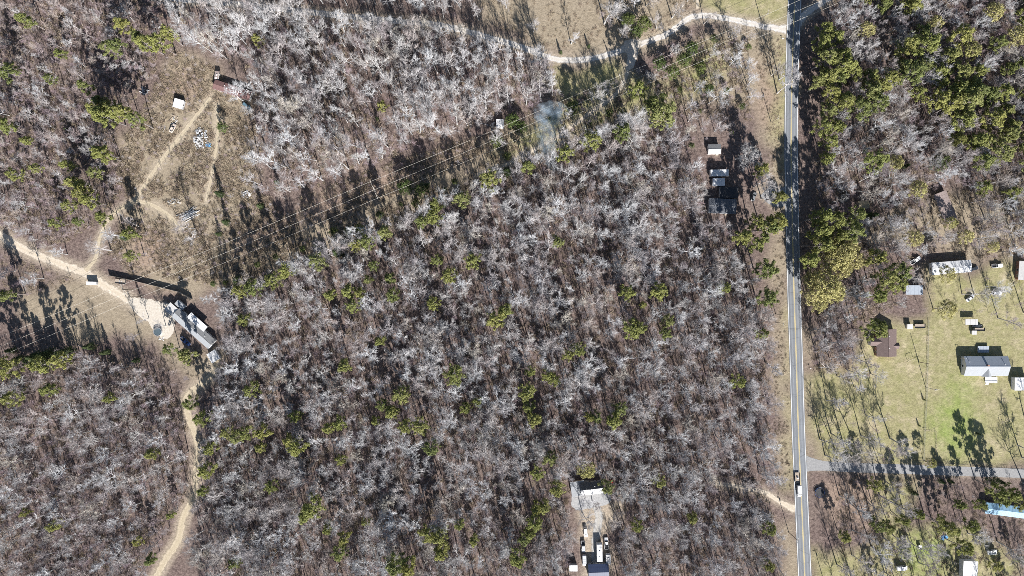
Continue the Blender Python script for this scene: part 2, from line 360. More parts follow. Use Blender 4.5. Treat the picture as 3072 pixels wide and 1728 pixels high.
def track_mat(name, dirt0, dirt1, mid0, mid1, rut=True, soft=True):
    m, n, l, b = nmat(name)
    tc = n.new('ShaderNodeTexCoord')
    t = n.new('ShaderNodeTexNoise'); t.inputs['Scale'].default_value = 1.2; t.inputs['Detail'].default_value = 8; t.inputs['Roughness'].default_value = 0.72; l.new(tc.outputs['Object'], t.inputs['Vector'])
    def ramp(v, c0, c1, p0=0.35, p1=0.65):
        r = n.new('ShaderNodeValToRGB'); r.color_ramp.elements[0].position = p0; r.color_ramp.elements[1].position = p1
        r.color_ramp.elements[0].color = (*c0, 1); r.color_ramp.elements[1].color = (*c1, 1); l.new(v, r.inputs[0]); return r.outputs[0]
    c = ramp(t.outputs[0], dirt0, dirt1)
    if rut:
        sx = n.new('ShaderNodeSeparateXYZ'); l.new(tc.outputs['UV'], sx.inputs[0])
        r = n.new('ShaderNodeValToRGB'); e = r.color_ramp.elements
        for _ in range(5): e.new(0.5)
        for i, (p, v) in enumerate([(0, 0.95), (0.12, 0.5), (0.26, 0), (0.5, 0.8), (0.74, 0), (0.88, 0.5), (1, 0.95)]): e[i].position = p; e[i].color = (v, v, v, 1)
        l.new(sx.outputs[0], r.inputs[0])
        ad = n.new('ShaderNodeMath'); ad.operation = 'MULTIPLY_ADD'; l.new(t.outputs[0], ad.inputs[0]); ad.inputs[1].default_value = 2.2; ad.inputs[2].default_value = -0.65
        mu = n.new('ShaderNodeMath'); mu.operation = 'MULTIPLY'; mu.use_clamp = True; l.new(ad.outputs[0], mu.inputs[0]); l.new(r.outputs[0], mu.inputs[1])
        mx = n.new('ShaderNodeMixRGB'); l.new(mu.outputs[0], mx.inputs[0]); l.new(c, mx.inputs[1]); l.new(ramp(t.outputs[0], mid0, mid1), mx.inputs[2]); c = mx.outputs[0]
    if soft:
        sx = n.new('ShaderNodeSeparateXYZ'); l.new(tc.outputs['UV'], sx.inputs[0])
        er = n.new('ShaderNodeValToRGB'); e = er.color_ramp.elements; e.new(.5); e.new(.5)
        for i, (p, v) in enumerate([(0, -0.0), (.34, 1), (.66, 1), (1, 0)]): e[i].position = p; e[i].color = (v, v, v, 1)
        l.new(sx.outputs[0], er.inputs[0])
        tn = n.new('ShaderNodeTexNoise'); tn.inputs['Scale'].default_value = .38; tn.inputs['Detail'].default_value = 8; tn.inputs['Roughness'].default_value = .75; l.new(tc.outputs['Object'], tn.inputs['Vector'])
        ma = n.new('ShaderNodeMath'); ma.operation = 'MULTIPLY_ADD'; l.new(tn.outputs[0], ma.inputs[0]); ma.inputs[1].default_value = 2.4; ma.inputs[2].default_value = -1.5
        mb_ = n.new('ShaderNodeMath'); mb_.operation = 'ADD'; l.new(ma.outputs[0], mb_.inputs[0]); l.new(er.outputs[0], mb_.inputs[1])
        mc = n.new('ShaderNodeMath'); mc.operation = 'MULTIPLY'; mc.use_clamp = True; l.new(mb_.outputs[0], mc.inputs[0]); mc.inputs[1].default_value = 2.2
        l.new(mc.outputs[0], b.inputs['Alpha'])
    l.new(c, b.inputs['Base Color']); b.inputs['Roughness'].default_value = 0.95; b.inputs['Specular IOR Level'].default_value = 0.1
    bp = n.new('ShaderNodeBump'); bp.inputs['Strength'].default_value = 0.4; bp.inputs['Distance'].default_value = 0.2; l.new(t.outputs[0], bp.inputs['Height']); l.new(bp.outputs[0], b.inputs['Normal'])
    return m
MT_GRAVEL = track_mat('pale_gravel', (0.40, 0.375, 0.35), (0.58, 0.55, 0.51), (0.32, 0.27, 0.2), (0.45, 0.4, 0.3))
MT_DIRT = track_mat('tan_dirt', (0.38, 0.32, 0.25), (0.58, 0.51, 0.42), (0.30, 0.25, 0.17), (0.42, 0.36, 0.25))
MT_TRACK = track_mat('worn_track', (0.32, 0.265, 0.19), (0.48, 0.41, 0.31), (0.25, 0.21, 0.13), (0.36, 0.31, 0.2))
MT_LANE = track_mat('grey_lane', (0.20, 0.20, 0.20), (0.29, 0.285, 0.28), (0.3, 0.28, 0.24), (0.4, 0.37, 0.32), rut=False, soft=False)
MT_GGRAV = track_mat('grey_gravel', (0.27, 0.262, 0.25), (0.44, 0.425, 0.40), (0.25, 0.22, 0.17), (0.36, 0.32, 0.26))
names = {'gravel_north': ('gravel_road', MT_GRAVEL, 0.5, 0.6), 'dirt_west': ('dirt_road', MT_DIRT, 0.7, 0), 'track_cabin': ('dirt_track', MT_TRACK, 0.4, 0), 'track_logs': ('dirt_track', MT_TRACK, 0.5, 0),
         'track_junk': ('dirt_track', MT_TRACK, 0.6, 0), 'track_south': ('dirt_track', MT_TRACK, 0.9, 0.6), 'side_lane': ('side_road', MT_LANE, 0.12, 1.2), 'drive_woods': ('dirt_driveway', MT_DIRT, 0.5, 1.8),
         'drive_northeast': ('gravel_driveway', MT_GRAVEL, 0.5, 0.7), 'drive_store': ('gravel_driveway', MT_LANE, 0.5, 0.5), 'track_smoke': ('dirt_track', MT_DIRT, 0.8, 0.8), 'drive_south_house': ('gravel_driveway', MT_GGRAV, 0.8, 0)}
for i, (k, (nm, mm, rg, fl)) in enumerate(names.items()):
    tag(road_sheet(nm, WR[k][0], WR[k][1], 0.006 + 0.004 * i, mm, rg, fl), kind='structure')
def patch(name, poly, z, m, jit=0.5):                # an irregular pad of bare ground
    pts = smooth_line([*Dp(poly), Dp(poly)[0]], 1.2); r = random.Random(3)
    vs = [(p.x + r.uniform(-jit, jit), p.y + r.uniform(-jit, jit), z) for p in pts[:-1]]
    me = bpy.data.meshes.new(name); me.from_pydata(vs, [], [tuple(range(len(vs)))[::-1]]); me.materials.append(m); fix(me)
    for p in me.polygons:
        if p.normal.z < 0: me.flip_normals(); break
    return tag(link(name, me), kind='structure')
MT_PAD = track_mat('packed_pad', (0.38, 0.335, 0.275), (0.52, 0.475, 0.41), (0.4, 0.35, 0.27), (0.5, 0.45, 0.36), rut=False, soft=False)
MT_CONC = track_mat('concrete_yard', (0.25, 0.25, 0.25), (0.36, 0.355, 0.35), (0.4, 0.35, 0.27), (0.5, 0.45, 0.36), rut=False, soft=False)
patch('packed_yard', [(325, 748), (370, 752), (428, 768), (440, 800), (432, 842), (405, 850), (372, 812), (330, 775)], 0.062, MT_PAD)
patch('gravel_turnout', [(1560, 122), (1580, 100), (1612, 102), (1605, 125), (1598, 160), (1580, 175), (1577, 140)], 0.066, MT_PAD)
patch('concrete_yard', [(1442, 1212), (1480, 1208), (1525, 1230), (1535, 1262), (1490, 1278), (1440, 1276)], 0.07, MT_CONC, 0.3)

M_ASPH = mat('asphalt', (0.205, 0.21, 0.218), 0.9, 0.10, 0.5, bump=0.1, bscale=6, streak=(1, 0.12, 1), dirt=(0.17, 0.172, 0.178), dirt_amt=0.6)
M_WHITE_LINE = mat('white_road_paint', (0.62, 0.62, 0.61), 0.7, 0.12, 2.0)
M_YELLOW_LINE = mat('yellow_road_paint', (0.58, 0.45, 0.17), 0.7, 0.15, 2.0)
M_SHOULDER = track_mat('shoulder', (0.22, 0.19, 0.14), (0.38, 0.33, 0.25), (0.3, 0.26, 0.18), (0.44, 0.39, 0.28))
def wear(m):
    n = m.node_tree.nodes; l = m.node_tree.links; b = n['Principled BSDF']; src = b.inputs['Base Color'].links[0].from_socket
    tc = n.new('ShaderNodeTexCoord'); sx = n.new('ShaderNodeSeparateXYZ'); l.new(tc.outputs['UV'], sx.inputs[0]); r = n.new('ShaderNodeValToRGB'); e = r.color_ramp.elements
    for _ in range(9): e.new(.5)
    for i, (p, v) in enumerate([(0, .95), (.05, .8), (.16, .7), (.24, .96), (.36, .74), (.5, .93), (.64, .8), (.74, 1.0), (.84, .78), (.93, .85), (1, .97)]): e[i].position = p; e[i].color = (v * .97, v, v * 1.03, 1)
    l.new(sx.outputs[0], r.inputs[0]); mx = n.new('ShaderNodeMixRGB'); mx.blend_type = 'MULTIPLY'; mx.inputs[0].default_value = 1; l.new(src, mx.inputs[1]); l.new(r.outputs[0], mx.inputs[2])
    v = n.new('ShaderNodeTexVoronoi'); v.feature = 'DISTANCE_TO_EDGE'; v.inputs['Scale'].default_value = .14; l.new(tc.outputs['Object'], v.inputs['Vector'])
    cr = n.new('ShaderNodeValToRGB'); cr.color_ramp.elements[0].color = (.55, .55, .55, 1); cr.color_ramp.elements[1].position = .012; l.new(v.outputs['Distance'], cr.inputs[0])
    m2 = n.new('ShaderNodeMixRGB'); m2.blend_type = 'MULTIPLY'; m2.inputs[0].default_value = .8; l.new(mx.outputs[0], m2.inputs[1]); l.new(cr.outputs[0], m2.inputs[2]); l.new(m2.outputs[0], b.inputs['Base Color'])
wear(M_ASPH)
tag(road_sheet('road_shoulder', WH, 4.2, 0.076, M_SHOULDER, 0.4), kind='structure')
tag(road_sheet('road', WH, 3.35, 0.10, M_ASPH, 0.06), kind='structure')
for o_ in (-3.02, 3.02): tag(road_sheet('edge_line', WH, 0.10, 0.106, M_WHITE_LINE, 0.0, off=o_), kind='structure')
for o_ in (-0.17, 0.17): tag(road_sheet('centre_line', WH, 0.075, 0.106, M_YELLOW_LINE, 0.0, off=o_), kind='structure')

# ------------------------------------------------------------------ tree shapes
def frame(d):
    u = d.cross(Vector((0, 0, 1)) if abs(d.z) < 0.95 else Vector((1, 0, 0))).normalized(); return u, d.cross(u)
def spike(mb, p0, p1, r, mi=0):                      # thin twig: three faces to a point
    d = (p1 - p0).normalized(); u, w = frame(d)
    vs = [p0 + (u * math.cos(a) + w * math.sin(a)) * r for a in (0, 2.094, 4.189)] + [p1]
    mb.add(vs, [(0, 1, 3), (1, 2, 3), (2, 0, 3)], mi)
def limb(mb, pts, rads, n=4, mi=0):
    vs = []; fs = []
    for i, p in enumerate(pts):
        d = (pts[min(i + 1, len(pts) - 1)] - pts[max(i - 1, 0)]).normalized(); u, w = frame(d)
        for k in range(n): a = 2 * math.pi * k / n; vs.append(p + (u * math.cos(a) + w * math.sin(a)) * rads[i])
    for i in range(len(pts) - 1):
        for k in range(n): fs.append((i * n + k, i * n + (k + 1) % n, (i + 1) * n + (k + 1) % n, (i + 1) * n + k))
    fs.append(tuple((len(pts) - 1) * n + k for k in range(n)))
    mb.add(vs, fs, mi)
def rdir(d, spread, r):
    u, w = frame(d); a = r.uniform(0, 2 * math.pi); s = spread
    return (d * math.cos(s) + (u * math.cos(a) + w * math.sin(a)) * math.sin(s)).normalized()
def path(p, d, L, n, r, wob=0.25, up=0.0):
    pts = [p]
    for i in range(n):
        d = (d + Vector((r.gauss(0, wob), r.gauss(0, wob), r.gauss(0, wob * 0.7) + up))).normalized(); p = p + d * (L / n); pts.append(p)
    return pts
def bare_tree(seed, h=17.0, spread=4.4, nl=12, nb=10, nt=11, trunk_r=0.26, first=0.45, fine=1.0, lean=0.04):
    r = random.Random(seed); tr = MB(); cr = MB()
    d = Vector((r.gauss(0, lean), r.gauss(0, lean), 1)).normalized()
    tp = path(Vector((0, 0, -0.15)), d, h * 0.9, 7, r, 0.055)
    tr_r = [trunk_r * (1.25 if i == 0 else 1 - 0.118 * i) for i in range(8)]
    limb(tr, tp, [max(0.03, q) for q in tr_r], 6)
    def at(t): t *= 7; i = min(6, int(t)); return tp[i].lerp(tp[i + 1], t - i)
    az = r.uniform(0, 6.28)
    for k in range(nl):
        t = first + (1 - first) * ((k + r.uniform(0, 0.8)) / nl); az += 2.4 + r.uniform(-0.5, 0.5)
        top = (t - first) / (1 - first)
        el = R(r.uniform(20, 42) + 30 * top); L = spread * (1.15 - 0.45 * top) * r.uniform(0.75, 1.2)
        dd = Vector((math.cos(az) * math.cos(el), math.sin(az) * math.cos(el), math.sin(el)))
        lp = path(at(min(t, 0.995)), dd, L, 4, r, 0.16, 0.09); lr = trunk_r * 0.40 * (1.1 - 0.5 * top) * fine
        limb(cr, lp, [lr, lr * 0.8, lr * 0.6, lr * 0.42, lr * 0.22], 4)
        for j in range(nb):
            s = r.uniform(0.25, 1.0) * 4; i = min(3, int(s)); bp = lp[i].lerp(lp[i + 1], s - i)
            bd = rdir((lp[i + 1] - lp[i]).normalized(), R(r.uniform(25, 65)), r); bd = (bd + Vector((0, 0, 0.15))).normalized()
            bl = L * r.uniform(0.28, 0.5); bpts = path(bp, bd, bl, 2, r, 0.22, 0.08); br = lr * r.uniform(0.34, 0.5)
            limb(cr, bpts, [br, br * 0.75, br * 0.4], 3)
            for q in range(nt):
                s2 = r.uniform(0.15, 1.0) * 2; i2 = min(1, int(s2)); p0 = bpts[i2].lerp(bpts[i2 + 1], s2 - i2)
                td = rdir((bpts[i2 + 1] - bpts[i2]).normalized(), R(r.uniform(20, 65)), r); td = (td + Vector((0, 0, 0.12))).normalized()
                spike(cr, p0, p0 + td * bl * r.uniform(0.4, 0.75), max(0.015, br * 0.5))
    return tr, cr
def tuft(mb, c, rad, n, r, size, flat=0.75, mi=0):    # a clump of needle sprays: small free-standing faces lying along the clump's surface
    for _ in range(n):
        d = Vector((r.gauss(0, 1), r.gauss(0, 1), r.gauss(0.15, 0.9))).normalized(); p = c + Vector((d.x, d.y, d.z * flat)) * rad * (r.random() ** 0.4)
        nn = (d + Vector((r.gauss(0, 0.45), r.gauss(0, 0.45), r.gauss(0.3, 0.4)))).normalized(); u, w = frame(nn); s = size * r.uniform(0.6, 1.3)
        a = r.uniform(0, 6.28); o = u * math.cos(a) + w * math.sin(a); e = nn.cross(o)
        mb.add([p - e * s * 0.4, p + e * s * 0.4, p + o * s, p + o * s * 0.4 + nn * s * 0.16], [(0, 1, 3), (1, 2, 3), (2, 0, 3)], mi)
def pine_tree(seed, h=15.0, spread=2.9, nb=30, n=32, size=0.52, first=0.5, round_=1.0):
    r = random.Random(seed); tr = MB(); cr = MB()
    tp = path(Vector((0, 0, -0.15)), Vector((r.gauss(0, .03), r.gauss(0, .03), 1)).normalized(), h * 0.96, 6, r, 0.04)
    limb(tr, tp, [0.26, 0.2, 0.17, 0.14, 0.11, 0.07, 0.03], 6)
    def at(t): t *= 6; i = min(5, int(t)); return tp[i].lerp(tp[i + 1], t - i)
    az = r.uniform(0, 6.28)
    for k in range(nb):
        t = first + (1 - first) * (k / (nb - 1)); az += 2.4 + r.uniform(-0.6, 0.6); top = (t - first) / (1 - first)
        L = spread * (math.sin(math.pi * (0.28 + 0.66 * top)) ** 0.8) * r.uniform(0.6, 1.15) * round_
        el = R(-5 + 45 * top + r.uniform(-12, 12)); dd = Vector((math.cos(az) * math.cos(el), math.sin(az) * math.cos(el), math.sin(el)))
        b = path(at(min(0.99, t)), dd, L, 3, r, 0.15, 0.08)
        limb(cr, b, [0.06, 0.05, 0.035, 0.015], 3, 1)
        tuft(cr, b[3], 0.68 * r.uniform(0.7, 1.25), n, r, size)
        if L > 1.3: tuft(cr, b[2] + Vector((r.gauss(0, .3), r.gauss(0, .3), .1)), 0.6, n // 2, r, size)
    return tr, cr
def cedar_tree(seed, h=9.0, base=1.9, n=950):
    r = random.Random(seed); tr = MB(); cr = MB(); limb(tr, [Vector((0, 0, -.1)), Vector((0, 0, h * .5)), Vector((0, 0, h * .92))], [0.18, 0.11, 0.03], 6)
    for k in range(60):
        t = (k + r.random()) / 60; rad = base * (1 - t) ** 0.8 * r.uniform(0.65, 1.1) + 0.08; a = k * 2.4 + r.uniform(-.4, .4)
        tuft(cr, Vector((math.cos(a) * rad * .75, math.sin(a) * rad * .75, 0.5 + t * (h - 0.6))), 0.3 + rad * 0.35, n // 60, r, 0.45)
    return tr, cr
def leafy_tree(seed, h=11.0, spread=5.0, nc=42, n=42, size=0.5):
    r = random.Random(seed); tr, c2 = bare_tree(seed, h * 0.85, spread * 0.8, 8, 3, 3); cr = MB()
    cr.v = c2.v; cr.f = c2.f; cr.m = [1] * len(c2.f)
    for k in range(nc):
        a = k * 2.4; t = (k + .5) / nc; rad = spread * math.sqrt(t) * r.uniform(.75, 1.05); z = h * (0.95 - 0.42 * t * t) + r.gauss(0, .5)
        tuft(cr, Vector((math.cos(a) * rad, math.sin(a) * rad, z)), r.uniform(.7, 1.3), n, r, size)
    return tr, cr
def scrub(seed, n=26, h=0.6, w=1.0):
    r = random.Random(seed); mb = MB()
    for _ in range(n):
        a = r.uniform(0, 6.28); q = r.random() ** .5 * w * .5; p = Vector((math.cos(a) * q, math.sin(a) * q, -0.03)); d = Vector((r.gauss(0, 1.0), r.gauss(0, 1.0), .8)).normalized()
        e = p + d * h * r.uniform(.5, 1.1); spike(mb, p, e, 0.045)
        for _ in range(2):
            s = p.lerp(e, r.uniform(.4, .9)); spike(mb, s, s + rdir(d, R(55), r) * h * .4, 0.03)
    return mb

KIND = {}
def reg(kind, seeds, fn, tm, cm):
    out = []
    for s in seeds:
        tr, cr = fn(s); out.append((tr.mesh(kind + '_trunk', tm), cr.mesh(kind + '_crown', cm), tr, cr))
    KIND[kind] = (out, tm, cm)
reg('tall', range(1, 9), lambda s: bare_tree(s, h=16 + s % 3 * 1.2, spread=3.4 + (s % 4) * 0.5, first=.34 + .05 * (s % 4), nl=11 + s % 3), [M_PTRUNK], [M_PALE])
reg('small', range(21, 27), lambda s: bare_tree(s, h=8.5 + s % 3, spread=2.8, nl=11, nb=8, nt=9, trunk_r=0.13, first=0.3, fine=0.9, lean=0.1), [M_TRUNK], [M_TWIG])
reg('pine', range(41, 48), lambda s: pine_tree(s, h=13.5 + s % 3, spread=2.6 + (s % 3) * .35), [M_TRUNK], [M_PINE, M_TRUNK])
reg('cedar', range(61, 64), lambda s: cedar_tree(s), [M_TRUNK], [M_CEDAR])
reg('yellow', range(71, 74), lambda s: leafy_tree(s), [M_TRUNK], [M_YELLOW, M_TWIG])
reg('holly', range(81, 83), lambda s: leafy_tree(s, 8, 3.2, 26, 40, .5), [M_TRUNK], [M_HOLLY, M_TWIG])
SCRUBS = [(scrub(90 + i, 24 + 4 * i, 0.45 + .12 * i, .9 + .2 * i).mesh('scrub', [M_SCRUB])) for i in range(4)]

# ------------------------------------------------------------------ where trees stand
NOGO = []                                            # (x, y, radius) kept free of trees: buildings, cars, yards
def nogo(sx, sy, rad): p = S(sx, sy); NOGO.append((p.x, p.y, rad))
for q in [(704, 274, 15), (650, 225, 5), (535, 311, 5), (430, 275, 5), (605, 413, 8), (520, 370, 6), (520, 605, 7), (570, 645, 8), (735, 580, 5), (274, 842, 5), (360, 844, 5), (455, 850, 8), (540, 880, 7),
          (520, 930, 10), (570, 975, 11), (615, 1020, 11), (640, 1069, 6), (475, 995, 5), (561, 1028, 5), (388, 880, 8), (1495, 370, 5), (1640, 430, 7), (2143, 449, 7), (2161, 518, 8), (2156, 546, 6),
          (2170, 617, 12), (2086, 660, 4), (1775, 1460, 10), (1735, 1480, 9), (1760, 1520, 9), (1750, 1600, 5), (1750, 1640, 6), (1799, 1660, 8), (1822, 1630, 6), (1824, 1677, 5), (1795, 1712, 8), (1720, 1710, 6),
          (1835, 1442, 3), (2838, 620, 12), (2592, 614, 7), (2854, 802, 12), (2746, 781, 5), (2993, 794, 5), (2918, 806, 4), (3065, 808, 7), (2992, 879, 5), (2910, 896, 5), (2743, 870, 6), (2660, 1028, 10),
          (2730, 979, 4), (2915, 975, 7), (2962, 1098, 15), (3060, 1152, 8), (2452, 1475, 4), (3030, 1535, 12), (2707, 1704, 6), (2911, 1706, 8), (2978, 1657, 4), (1132, 585, 2)]: nogo(*q)
WRL = list(WR.items())
def road_free(x, y, m):
    if seg_dist(x, y, WH) < 4.4 + m: return False
    for k, (ln, hw) in WRL:
        if seg_dist(x, y, ln) < hw + m: return False
    return True
def clear(x, y, m=1.0):
    tx, ty = x * 1.042, y * 1.042                    # where its crown shows from high above
    for a, b, r in NOGO:
        if (x - a) ** 2 + (y - b) ** 2 < r * r or (m > 1 and (tx - a) ** 2 + (ty - b) ** 2 < (r * .7 + 2) ** 2): return False
    return road_free(x, y, m)
class Hash:
    def __init__(s, c): s.c = c; s.d = {}
    def near(s, x, y, r):
        i, j = int(x // s.c), int(y // s.c); k = int(r // s.c) + 1
        for a in range(i - k, i + k + 1):
            for b in range(j - k, j + k + 1):
                for (px, py) in s.d.get((a, b), ()):
                    if (px - x) ** 2 + (py - y) ** 2 < r * r: return True
        return False
    def put(s, x, y): s.d.setdefault((int(x // s.c), int(y // s.c)), []).append((x, y))
HT, HS = Hash(6.0), Hash(4.0)
TREES = {'tall': [], 'small': [], 'pine': [], 'cedar': [], 'yellow': [], 'holly': []}   # (x, y, scale, rot)
def plant(kind, x, y, sc, zs=1.0): TREES[kind].append((x, y, sc, rng.uniform(0, 6.283), zs * rng.uniform(.9, 1.1)))
PINES = [(827, 737, 1), (870, 730, 1.25), (900, 735, 1), (890, 770, 1), (930, 700, .8), (940, 670, .8), (975, 700, 1), (985, 740, 1.1), (1100, 655, .9), (1095, 525, 1.1), (1187, 655, 1.2), (1130, 690, 1.1), (1090, 765, .9), (955, 855, .9), (860, 915, 1.1), (630, 980, 1.1), (610, 800, .9), (1245, 808, 1.35), (1270, 778, 1.2), (1410, 605, 1), (1578, 735, 1.2), (1660, 735, 1.2), (1620, 770, .7), (1590, 825, 1.45), (1612, 822, 1.1), (1680, 808, .9), (1675, 838, .9), (1820, 725, .9), (1430, 890, 1), (1455, 880, 1), (1335, 935, .8), (1380, 945, .9), (1395, 955, .9), (1328, 985, 1.2), (1145, 940, 1.3), (1335, 1055, 1.1), (1330, 1020, .9), (1480, 1050, .9), (1497, 1048, .9), (1545, 1057, 1.3), (1562, 1032, 1.1), (1855, 960, 1), (1008, 1000, 1.3), (985, 1045, 1.2), (960, 1020, .9), (1170, 1030, .9), (1195, 1015, .9), (1085, 1130, 1.2), (1060, 1075, 1.2), (1020, 1075, 1), (940, 1060, .8), (850, 1065, 1.1), (820, 1085, 1), (750, 1135, 1.3), (720, 1110, 1), (670, 1085, 1.1), (600, 1095, 1), (575, 1085, .8), (650, 1130, .9), (785, 1275, 1.4), (765, 1295, 1.2), (820, 1325, .9), (870, 1345, .9), (920, 1310, .7), (850, 1395, 1.1), (685, 1225, .9), (1005, 1420, 1.5), (1035, 1432, 1.3), (985, 1412, 1), (1075, 1350, 1.3), (1105, 1345, 1.2), (1110, 1385, 1.2), (1190, 1360, .9), (1155, 1325, .9), (1385, 1160, 1.1), (1350, 1190, 1), (1400, 1230, 1.1), (1350, 1290, 1.1), (1368, 1275, 1.1), (1345, 1320, 1.2), (1335, 1340, 1), (1318, 1362, 1), (1300, 1400, 1.2), (1295, 1418, .9), (1525, 1225, 1), (1660, 1215, 1), (1745, 1300, .9), (1600, 1320, .8), (855, 1160, .8), (375, 1150, 1.1), (120, 980, 1.1), (30, 1000, 1.2), (280, 1000, .8), (130, 1330, 1), (370, 1410, .9), (350, 1360, .7), (480, 1010, 1), (620, 1092, 1), (740, 1050, .9), (512, 1050, 1), (530, 1130, 1), (528, 1190, 1.1), (505, 1240, .9), (590, 1420, 1), (425, 1300, .7), (60, 1290, .7),
 (60, 45, 1.1), (300, 65, 1.1), (420, 85, 1.2), (290, 105, 1.1), (350, 100, 1.2), (372, 110, 1.1), (402, 108, 1.2), (275, 122, 1), (10, 172, 1.2), (5, 320, 1.2), (250, 250, 1), (270, 262, 1), (243, 280, 1.3), (265, 293, 1.3), (288, 288, 1.2), (310, 282, 1.1), (232, 268, 1), (345, 305, 1.1), (180, 455, 1.1), (195, 472, 1.1), (205, 490, 1.1), (222, 505, 1.1), (250, 380, 1.2), (262, 390, 1.1), (165, 412, 1), (240, 432, .9), (30, 170, .8), (60, 350, .8), (130, 200, .7), (90, 420, .8), (150, 130, .8), (210, 220, .9), (40, 440, .9), (140, 560, .8), (180, 520, .9), (5, 740, 1.2), (455, 895, 1.3), (425, 880, .8), (332, 585, 1), (245, 545, 1), (190, 560, .8), (960, 265, .8), (640, 100, .9),
 (1665, 292, 1.7), (1640, 262, 1.4), (1608, 225, 1.2), (1920, 430, 1.1), (1960, 492, 1.2), (1900, 612, 1.3), (1928, 572, 1.6), (1950, 565, 1.4), (1930, 672, 1.4), (1932, 745, 1.3), (1900, 560, 1.1), (1870, 600, 1.4), (1915, 840, .8), (1930, 1330, .9), (1940, 1420, .9),
 (2200, 640, 1.3), (2232, 700, 1.4), (2275, 680, 1.4), (2220, 745, 1.2), (2140, 580, 1.4), (2100, 560, 1.3), (2190, 832, 1.3), (2215, 815, 1.1), (2120, 590, 1.2), (2160, 540, 1.3), (2255, 720, 1.2), (2310, 1300, 1.0), (2370, 1318, 1.1), (2395, 1335, 1.2), (2430, 1385, 1.2), (2530, 1262, 1.0), (2560, 1265, 1.0), (2450, 1330, 1.0), (2210, 1320, 1), (2230, 1330, 1),  (2275, 1305, .9), (2425, 1275, .9), (2470, 1275, .9),  (2510, 1230, 1.2), (2545, 1240, 1.2), (1090, 545, 1.2), (1060, 560, 1.1), (965, 590, 1.2), (925, 610, 1.1), (890, 620, 1.0), (800, 660, 1.2), (720, 690, 1.2), (690, 705, 1.1), (640, 725, 1.2), (1160, 505, 1.2), (1230, 455, 1.3), (1330, 415, 1.2), (1420, 385, 1.2), (1490, 355, 1.3), (1560, 330, 1.2), (600, 735, 1.1), (150, 905, 1.2), (100, 920, 1.3), (30, 925, 1.3), (-10, 915, 1.2), (330, 640, .9), (2062, 612, 1.5), (2078, 575, 1.5), (2048, 655, 1.4), (2066, 545, 1.4)]
for x, y, s in PINES:
    p = D(x, y, 14 * s); plant('pine', p.x, p.y, s * rng.uniform(.98, 1.14), 1.22)
    for _a in range(5): HT.put(p.x + 1.6 * s * math.cos(_a * 1.257), p.y - 0.8 + 1.6 * s * math.sin(_a * 1.257))
for x, y, s in [(238, 870, 1.1), (275, 885, .9), (350, 905, .8), (165, 895, .9), (60, 900, 1.0), (40, 880, .9), (90, 905, 1.1), (130, 890, 1), (320, 600, .8), (660, 520, .9), (1075, 470, .9), (950, 300, .5), (560, 490, 1), (575, 560, 1), (555, 590, .7), (2500, 1205, .9), (2480, 1208, 1.0), (2360, 1208, .7), (2290, 1235, .8), (2385, 1208, .55), (2270, 420, .8), (2180, 545, 1.3), (180, 330, .7), (700, 460, .7), (1480, 120, .5), (1410, 135, .5), (2456, 1090, .35), (2310, 1070, .3), (2322, 1005, .3)]:
    p = D(x, y); plant('cedar', p.x, p.y, s); HT.put(p.x, p.y)
for x, y, s in [(2118, 640, 1.25), (2075, 722, 1.35), (2050, 740, 1.0), (2095, 618, 1.0), (2140, 622, 1.0), (2148, 655, .9), (2088, 660, 1.0), (2118, 678, .9), (2055, 700, .9), (2098, 735, 1.0), (2060, 765, .8), (2560, 90, 1.0), (2440, 130, .9), (2500, 30, .9), (2350, 60, .8), (2250, 410, .8), (2180, 75, .8), (2380, 778, .9), (2340, 1165, .5), (2310, 475, .8), (2430, 595, .7), (2300, 600, .8), (2500, 620, .6), (2390, 560, .6), (2040, 700, .7), (1475, 1180, .9), (1660, 285, 1.0), (2385, 690, .8)]:
    p = D(x, y, 12 * s); plant('yellow', p.x, p.y, s * 1.1, 1.35)
    for _a in range(6): HT.put(p.x + 3.4 * s * math.cos(_a * 1.047), p.y + 3.4 * s * math.sin(_a * 1.047))
for x, y, s in [(1290, 305, 1.2), (1310, 320, 1.0), (1020, 470, 1.2), (1060, 480, 1.1), (1440, 270, 1), (1660, 160, 1), (1720, 150, 1.1), (1760, 170, 1), (1690, 180, 1.1), (1620, 60, 1.2), (1580, 50, 1.1), (1600, 80, 1), (560, 320, .8), (1250, 355, 1), (1390, 300, .9), (1740, 120, 1), (2360, 410, 1.3)]:
    p = D(x, y, 5 * s); plant('holly', p.x, p.y, s); HT.put(p.x, p.y)
